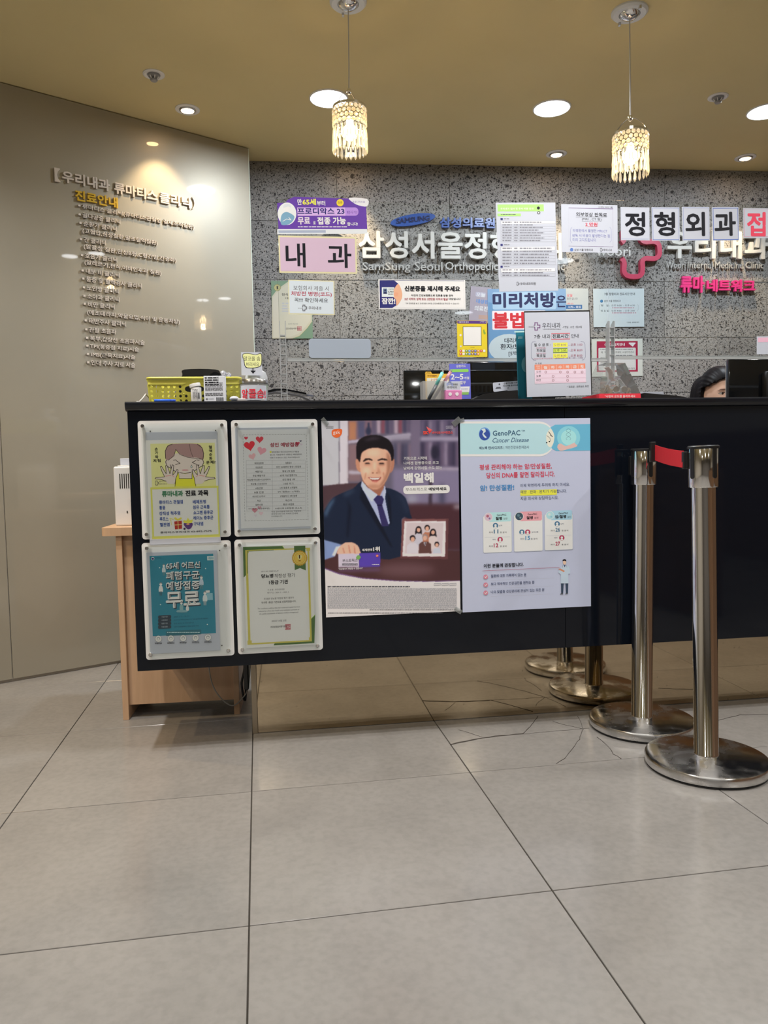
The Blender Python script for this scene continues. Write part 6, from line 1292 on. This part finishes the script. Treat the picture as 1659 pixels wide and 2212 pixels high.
for i, (x, y, z, a, b_) in enumerate(((-.02, -.02, .012, 30, 20), (.015, -.015, .010, -25, 12), (0, .01, .026, 10, -18), (-.01, .02, .045, 70, 35), (.012, 0, .05, -40, -30), (0, -.01, .07, 15, 60))):
    q = MB(); n_ = 8; k = MB(); pts = [(-.026+i_*.0075, .004*math.sin(i_*1.1+i)) for i_ in range(8)]
    q.prism(pts+[(x_, z_-.0008) for x_, z_ in reversed(pts)], -.011, .011); M_ = Matrix.Translation((x, y, z)) @ Matrix.Rotation(rad(a), 4, 'Z') @ Matrix.Rotation(rad(b_), 4, 'Y')
    for v in q.bm.verts: v.co = M_ @ v.co
    q.build('banknote', (ink(165, 185, 180), ink(180, 190, 205), ink(190, 170, 165))[i % 3], bn)
# black trays, paper box right of the pyramid
bt = thing('document_tray', 1392, .10, 'low black document tray right of the donation box', 'tray'); m2 = px2m(.1)
MB().prism([(0, 0), (.175, 0), (.175, .006), (.120, .016), (.0, .026)], 0, .12).build('tray_shell', M_blackplastic, bt); MB().box(.01, .01, .024, .12, .11, .027, M=Matrix.Rotation(rad(5), 4, 'Y')).build('tray_cover', M_blackgloss, bt)
wb2 = thing('paper_box', 1376, .24, 'flat white paper box behind the donation box', 'box'); MB().prism([(0, 0), (.115, 0), (.100, .043), (.004, .043)], 0, .08).build('box_body', M_paper, wb2)
# QR stand (the code itself left out)
p = Print('payment_stand', 'yellow payment notice with purple top and a blank white square, on the screen rail', 'notice', [(690, 112), (1012, 112), (1022, 510), (694, 508)], PS.off(.004), (850, 670, .1989))
q = MB(); q.prism(rrect(-p.w/2+.004, .0, p.w/2+.004, p.h-.008, .003), -.003, -.001, axis='z'); q.build('rear_card', ink(60, 45, 60), p.root)
p.sheet(ink(205, 185, 45), r=.003); p.rect(692, 114, 1010, 148, ink(80, 50, 120), 8); p.txt('서울페이로 결제', 705, 136, 815, 14, W2, .01); p.txt('[ 제로 ]', 940, 134, 1000, 12, W2); p.rect(752, 178, 957, 386, K); p.rect(757, 183, 952, 381, ink(222, 222, 228)); p.txt('우리내과', 835, 412, 880, 9, K); p.circ(728, 272, 12, ink(205, 200, 200)); p.circ(730, 392, 10, ink(190, 190, 200)); p.poly([(975, 215), (985, 210), (992, 235), (1002, 250), (990, 265), (978, 250)], ink(120, 150, 60), 2)
cl_ = [ink(190, 60, 50), ink(70, 80, 160), ink(60, 120, 190), ink(215, 215, 220), ink(205, 120, 60), ink(120, 70, 60), ink(90, 130, 60)]
for i in range(16):
    r_, c_ = divmod(i, 9); x = 716+c_*32; y = 430+r_*33; p.rect(x, y, x+25, y+25, cl_[(i*3+r_) % 7], 5); p.circ(x+12, y+12, 6, ink(215, 215, 220))
p.done()
# small pink banded card at the far right, on the screen
p = Print('pink_band_card', 'small white card with a pink band at the right edge of the photo', 'notice', [(1592, 905), (1720, 903), (1720, 1010), (1592, 1012)], PS2, CG); p.sheet(M_paper); p.rect(1598, 912, 1716, 938, ink(215, 165, 185)); p.done()

# ============================================================ BEHIND THE DESK
def screen_back(px0, px1, pyt, dy, label, gloss=False):
    X0, zt = LP(px0, pyt, dy); X1 = LP(px1, pyt, dy)[0]; W_ = X1-X0; r = empty('computer_monitor', at(X0+W_/2, dy, .7455), label, 'monitor'); H_ = zt-.745
    m = M_blackgloss
    MB().box(-W_/2, 0, H_-.33, W_/2, .022, H_, bev=.004, seg=2).build('rear_shell', m, r, auto=True)
    MB().box(-W_/2+.004, .022, H_-.326, W_/2-.004, .030, H_-.004).build('display_bezel', M_grey, r)
    b_ = MB(); b_.box(-W_*.30, -.035, H_-.29, W_*.30, 0, H_-.05, bev=.012, seg=2); b_.build('rear_housing', M_blackplastic, r, auto=True)
    for i in range(14): MB().box(-W_*.24+i*W_*.034, -.0356, H_-.085, -W_*.24+i*W_*.034+W_*.018, -.034, H_-.062).build('vent_slot', M_darkgap, r)
    MB().box(-.03, -.045, .012, .03, -.025, H_-.12, bev=.004).build('stand_neck', M_blackplastic, r); MB().prism(rrect(-.11, -.11, .11, .06, .03), 0, .012, axis='z').build('stand_foot', M_blackplastic, r)
    return r
screen_back(872, 1132, 800, .48, 'wide black monitor seen from behind, behind the pens and leaflets')
screen_back(1010, 1200, 782, .65, 'glossy black monitor farther back, its top edge above the other monitor')
r = screen_back(1575, 1910, 776, .50, 'black monitor seen from behind at the right edge, hiding the woman partly')
# woman seated behind the desk
M_skin = noisy(mat('skin', rough=.5, spec=.35), (.56, .36, .27, 1), (.60, .39, .30, 1), scale=20)
M_hair = noisy(mat('black_hair', rough=.42, spec=.10), (.003, .0028, .0035, 1), (.010, .008, .009, 1), scale=60, stretch=(1, 1, .08))
M_lip = mat('lip', (.42, .13, .12, 1), rough=.4); M_eye = mat('eye_white', (.7, .7, .68, 1), rough=.2); M_iris = mat('iris_dark', (.02, .012, .01, 1), rough=.1); M_top = mat('navy_uniform', (.03, .04, .09, 1), rough=.8)
HY = .86
hx, hz = LP(1558, 853, HY)      # eye level of the head
person = empty('person', at(hx, HY, 0, rad(-5)), 'woman with black hair seated low behind the desk beside the right monitor', 'person')
EZ = hz
sk = bpy.data.meshes.new('body')
joints = {'pelvis': ((0, .10, EZ-.62), .12), 'waist': ((0, .09, EZ-.50), .11), 'chest': ((0, .08, EZ-.36), .135), 'uchest': ((0, .07, EZ-.27), .115), 'neckb': ((0, .06, EZ-.20), .06), 'neck': ((0, .045, EZ-.13), .05), 'head': ((0, .035, EZ-.06), .055),
    'shL': ((.16, .07, EZ-.27), .055), 'elL': ((.22, -.02, EZ-.50), .042), 'wrL': ((.13, -.20, EZ-.49), .028), 'shR': ((-.16, .07, EZ-.27), .055), 'elR': ((-.22, -.02, EZ-.50), .042), 'wrR': ((-.13, -.20, EZ-.49), .028),
    'hipL': ((.09, .06, EZ-.64), .09), 'knL': ((.11, -.32, EZ-.62), .062), 'anL': ((.10, -.30, .06), .04), 'toL': ((.10, -.42, .03), .03), 'hipR': ((-.09, .06, EZ-.64), .09), 'knR': ((-.11, -.32, EZ-.62), .062), 'anR': ((-.10, -.30, .06), .04), 'toR': ((-.10, -.42, .03), .03)}
names = list(joints); ed_ = [('pelvis', 'waist'), ('waist', 'chest'), ('chest', 'uchest'), ('uchest', 'neckb'), ('neckb', 'neck'), ('neck', 'head'), ('uchest', 'shL'), ('shL', 'elL'), ('elL', 'wrL'), ('uchest', 'shR'), ('shR', 'elR'), ('elR', 'wrR'), ('pelvis', 'hipL'), ('hipL', 'knL'), ('knL', 'anL'), ('anL', 'toL'), ('pelvis', 'hipR'), ('hipR', 'knR'), ('knR', 'anR'), ('anR', 'toR')]
V = [joints[n_][0] for n_ in names]; E_ = [(names.index(a), names.index(b)) for a, b in ed_]; R__ = [joints[n_][1] for n_ in names]
for s_, wn in ((1, 'wrL'), (-1, 'wrR')):   # five fingers each
    w0 = names.index(wn); wx, wy, wz = joints[wn][0]; V.append((wx-s_*.02, wy-.055, wz+.002)); R__.append(.030); pi_ = len(V)-1; E_.append((w0, pi_))
    for k, (dx, l_) in enumerate(((-.030, .060), (-.012, .075), (.006, .080), (.022, .070))):
        V.append((wx-s_*.02+dx, wy-.085, wz+.004)); R__.append(.0095); E_.append((pi_, len(V)-1)); V.append((wx-s_*.02+dx*1.1, wy-.085-l_*.5, wz+.002)); R__.append(.0085); E_.append((len(V)-2, len(V)-1)); V.append((wx-s_*.02+dx*1.1, wy-.085-l_, wz-.018)); R__.append(.0075); E_.append((len(V)-2, len(V)-1))
    V.append((wx-s_*.058, wy-.06, wz)); R__.append(.011); E_.append((pi_, len(V)-1)); V.append((wx-s_*.066, wy-.095, wz-.008)); R__.append(.0095); E_.append((len(V)-2, len(V)-1))
sk.from_pydata(V, E_, []); body = link('body', sk, person, [M_skin]); md = body.modifiers.new('skin', 'SKIN'); md.use_smooth_shade = True
for i, v in enumerate(sk.skin_vertices[0].data): v.radius = (R__[i], R__[i]*(.8 if i < 4 else 1)); v.use_root = (i == 0)
md = body.modifiers.new('sub', 'SUBSURF'); md.levels = 1; md.render_levels = 2
# head: one smooth surface shaped from a sphere
q = MB(); bmesh.ops.create_uvsphere(q.bm, u_segments=56, v_segments=40, radius=1)
gs = lambda x, y, z, cx, cy, cz, s: math.exp(-((x-cx)**2+(y-cy)**2*0+(z-cz)**2)/(2*s*s))
for v in q.bm.verts:
    x, y, z = v.co; hx_, hy_, hz_ = x*.074, y*.092, z*.112
    if z < 0: hx_ *= 1-.34*(-z)**1.6; hy_ *= 1-.16*(-z)**1.5
    if y < 0:
        f_ = min(1, -y*1.6)
        hy_ -= f_*(.016*math.exp(-(hx_/.009)**2-((hz_+.030)/.020)**2) + .007*math.exp(-(hx_/.006)**2-((hz_+.008)/.022)**2) + .006*math.exp(-(hx_/.024)**2-((hz_+.062)/.014)**2) + .007*math.exp(-(hx_/.020)**2-((hz_+.096)/.014)**2) + .004*math.exp(-((abs(hx_)-.034)/.018)**2-((hz_+.028)/.020)**2) + .003*math.exp(-((abs(hx_)-.028)/.020)**2-((hz_-.020)/.008)**2))
        hy_ += f_*.008*math.exp(-((abs(hx_)-.030)/.013)**2-((hz_-.002)/.009)**2)
    v.co = Vector((hx_, hy_+.01, hz_+EZ))
q.build('head', M_skin, person, smooth=True)
for s_ in (1, -1):
    q = MB(); q.ball((s_*.030, -.0600, EZ), .0125, .0115, .0062, 20, 12); q.build('eyeball', M_eye, person, smooth=True)
    q = MB(); q.ball((s_*.030, -.0705, EZ-.0005), .0050, .0020, .0048, 16, 8); q.build('iris', M_iris, person, smooth=True)
    q = MB(); q.tube([(s_*(.030-.014), -.0700, EZ-.0005), (s_*.023, -.0735, EZ+.0045), (s_*.034, -.0730, EZ+.0050), (s_*(.030+.016), -.0660, EZ+.0005)], .0013, n=6); q.build('upper_eyelid', M_iris, person, smooth=True)
    q = MB(); q.tube([(s_*.013, -.0795, EZ+.015), (s_*.026, -.0785, EZ+.0185), (s_*.040, -.0725, EZ+.0175), (s_*.049, -.0650, EZ+.013)], [.0015, .0021, .0018, .0006], n=6); q.build('eyebrow', mat('brow_hair', (.16, .09, .07, 1), rough=.8), person, smooth=True)
    q = MB(); q.ball((s_*.073, .012, EZ-.012), .007, .016, .028, 14, 10); q.build('ear', M_skin, person, smooth=True)
q = MB(); q.tube([(-.022, -.080, EZ-.060), (-.008, -.0875, EZ-.058), (0, -.088, EZ-.0595), (.008, -.0875, EZ-.058), (.022, -.080, EZ-.060)], [.0015, .0038, .0034, .0038, .0015], n=8); q.tube([(-.018, -.080, EZ-.064), (0, -.086, EZ-.0665), (.018, -.080, EZ-.064)], [.0015, .0042, .0015], n=8); q.build('lips', M_lip, person, smooth=True)
# hair cap, parted, falling past the ears
q = MB(); bmesh.ops.create_uvsphere(q.bm, u_segments=144, v_segments=100, radius=1); kill = []
for v in q.bm.verts:
    x, y, z = v.co; hx_, hy_, hz_ = x*.094, y*.108+.018, z*.118+.014
    if z < .3: hx_ *= 1+.12*min(1, .3-z); 
    st = .0022*math.sin(math.atan2(x, z+.4)*46)
    v.co = Vector((hx_*(1+st*6), hy_, hz_+EZ))
    fy = -y
    line = .066 - .55*max(0, abs(hx_)-.030)
    if hy_ < -.004 and hz_ < line: kill.append(v)
bmesh.ops.delete(q.bm, geom=kill, context='VERTS')
for v in q.bm.verts:
    if v.is_boundary and v.co.y < -.004: v.co.z = EZ+.066-.55*max(0, abs(v.co.x)-.030)+.002*math.sin(v.co.x*260)
bmesh.ops.solidify(q.bm, geom=q.bm.faces[:], thickness=.006); q.build('hair', M_hair, person, smooth=True)
q = MB()
for s_ in (1, -1):
    for k in range(9):
        a = k/8; CP = [Vector(c_) for c_ in ((s_*(.050+.012*a), .020+.05*a, EZ+.092-.01*a), (s_*(.076+.006*a), .018+.06*a, EZ+.055), (s_*(.087+.004*a), .012+.072*a, EZ+.0), (s_*(.091+.002*a), .008+.075*a, EZ-.07), (s_*.082, .010+.06*a, EZ-.17))]
        Q = [CP[0]]+CP+[CP[-1]]; S_ = []
        for i_ in range(1, len(Q)-2):
            for t in (0, .25, .5, .75):
                A, B, C_, D_ = Q[i_-1:i_+3]; S_.append(.5*((2*B)+(-A+C_)*t+(2*A-5*B+4*C_-D_)*t*t+(-A+3*B-3*C_+D_)*t**3))
        S_.append(CP[-1]); q.tube(S_, [.006+.007*math.sin(math.pi*min(1, (j_+3)/(len(S_)+3))) for j_ in range(len(S_))], n=8)
q.build('side_hair', M_hair, person, smooth=True)
q = MB(); q.lathe([(0, EZ-.70), (.18, EZ-.70), (.155, EZ-.60), (.150, EZ-.52), (.168, EZ-.40), (.175, EZ-.30), (.130, EZ-.235), (.062, EZ-.205), (.056, EZ-.20)], 36, M=Matrix.Translation((0, .085, 0)) @ Matrix.Diagonal((1.1, .78, 1, 1))); q.build('uniform_top', M_top, person, smooth=True)
for s_ in (1, -1):
    q = MB(); q.tube([(s_*.13, .07, EZ-.265), (s_*.185, .055, EZ-.32), (s_*.225, -.01, EZ-.49), (s_*.20, -.07, EZ-.50)], [.064, .066, .054, .050], n=14); q.build('sleeve', M_top, person, smooth=True)
    q = MB(); q.tube([(s_*.09, .09, EZ-.64), (s_*.11, -.31, EZ-.615), (s_*.112, -.33, EZ-.66), (s_*.102, -.30, .10)], [.10, .076, .074, .058], n=14); q.build('trouser_leg', M_top, person, smooth=True)
ch = empty('office_chair', person.matrix_world @ Matrix.Translation((0, .10, 0)), 'black swivel chair under the seated woman, hidden behind the desk', 'chair')
sz = EZ-.745
MB().box(-.23, -.24, sz-.06, .23, .22, sz, bev=.03, seg=3).build('seat', M_blackplastic, ch, auto=True); MB().box(-.20, .20, sz+.06, .20, .25, sz+.36, bev=.02, seg=2).build('backrest', M_blackplastic, ch, auto=True); MB().box(-.03, .215, sz-.05, .03, .235, sz+.10).build('back_bracket', M_blackplastic, ch)
MB().lathe([(0, .08), (.03, .08), (.03, sz-.06), (0, sz-.06)], 20).build('gas_column', M_blackplastic, ch, smooth=True)
for i in range(5):
    a = i*2*math.pi/5; q = MB(); q.tube([(0, 0, .09), (.26*math.cos(a), .26*math.sin(a), .065)], [.025, .014], n=8); q.build('base_arm', M_blackplastic, ch, smooth=True); q = MB(); q.ball((.26*math.cos(a), .26*math.sin(a), .028), .028, .028, .028); q.build('caster', M_blackplastic, ch, smooth=True)

# ============================================================ CABLES UNDER THE DESK
def fl3(x, y, Y):   # point in view at desk-local depth Y
    P = PD.off(-Y).hit(x, y); P.z = max(.004, min(P.z, .25)); return P
def cable(pts, r_, m, label):
    q = MB(); P = [Vector(t) for t in pts]; S_ = []
    P = [P[0]]+P+[P[-1]]
    for i in range(1, len(P)-2):
        for k in range(8):
            t = k/8; a, b, c, d = P[i-1], P[i], P[i+1], P[i+2]; S_.append(.5*((2*b)+(-a+c)*t+(2*a-5*b+4*c-d)*t*t+(-a+3*b-3*c+d)*t**3))
    S_.append(P[-2]); c0 = S_[0].copy(); q.tube([s-c0 for s in S_], r_, n=8); r = empty('power_cable', Matrix.Translation(c0), label, 'cable'); q.build('cable_sheath', m, r, smooth=True)
cable([fl3(448, 1400, .30), fl3(455, 1465, .30), fl3(472, 1502, .30), fl3(500, 1524, .30), fl3(522, 1510, .30), fl3(537, 1480, .30), fl3(538, 1400, .30)], .0022, M_cable_g, 'thin grey cable hanging in a loop below the black desk')
cable([fl3(520, 1400, .33), fl3(528, 1440, .33), fl3(522, 1478, .33), fl3(530, 1510, .33), fl3(534, 1400, .36)], .004, M_blackplastic, 'thick black cable hanging beside the mirror plinth')
cable([fl3(533, 1400, .28), fl3(530, 1450, .28), fl3(537, 1470, .28), fl3(542, 1400, .29)], .003, M_cable_w, 'short white cable at the left corner of the mirror plinth')
bpy.data.scenes.remove(TMP); bpy.data.objects.remove(_tw[1]); bpy.data.curves.remove(_tw[0])
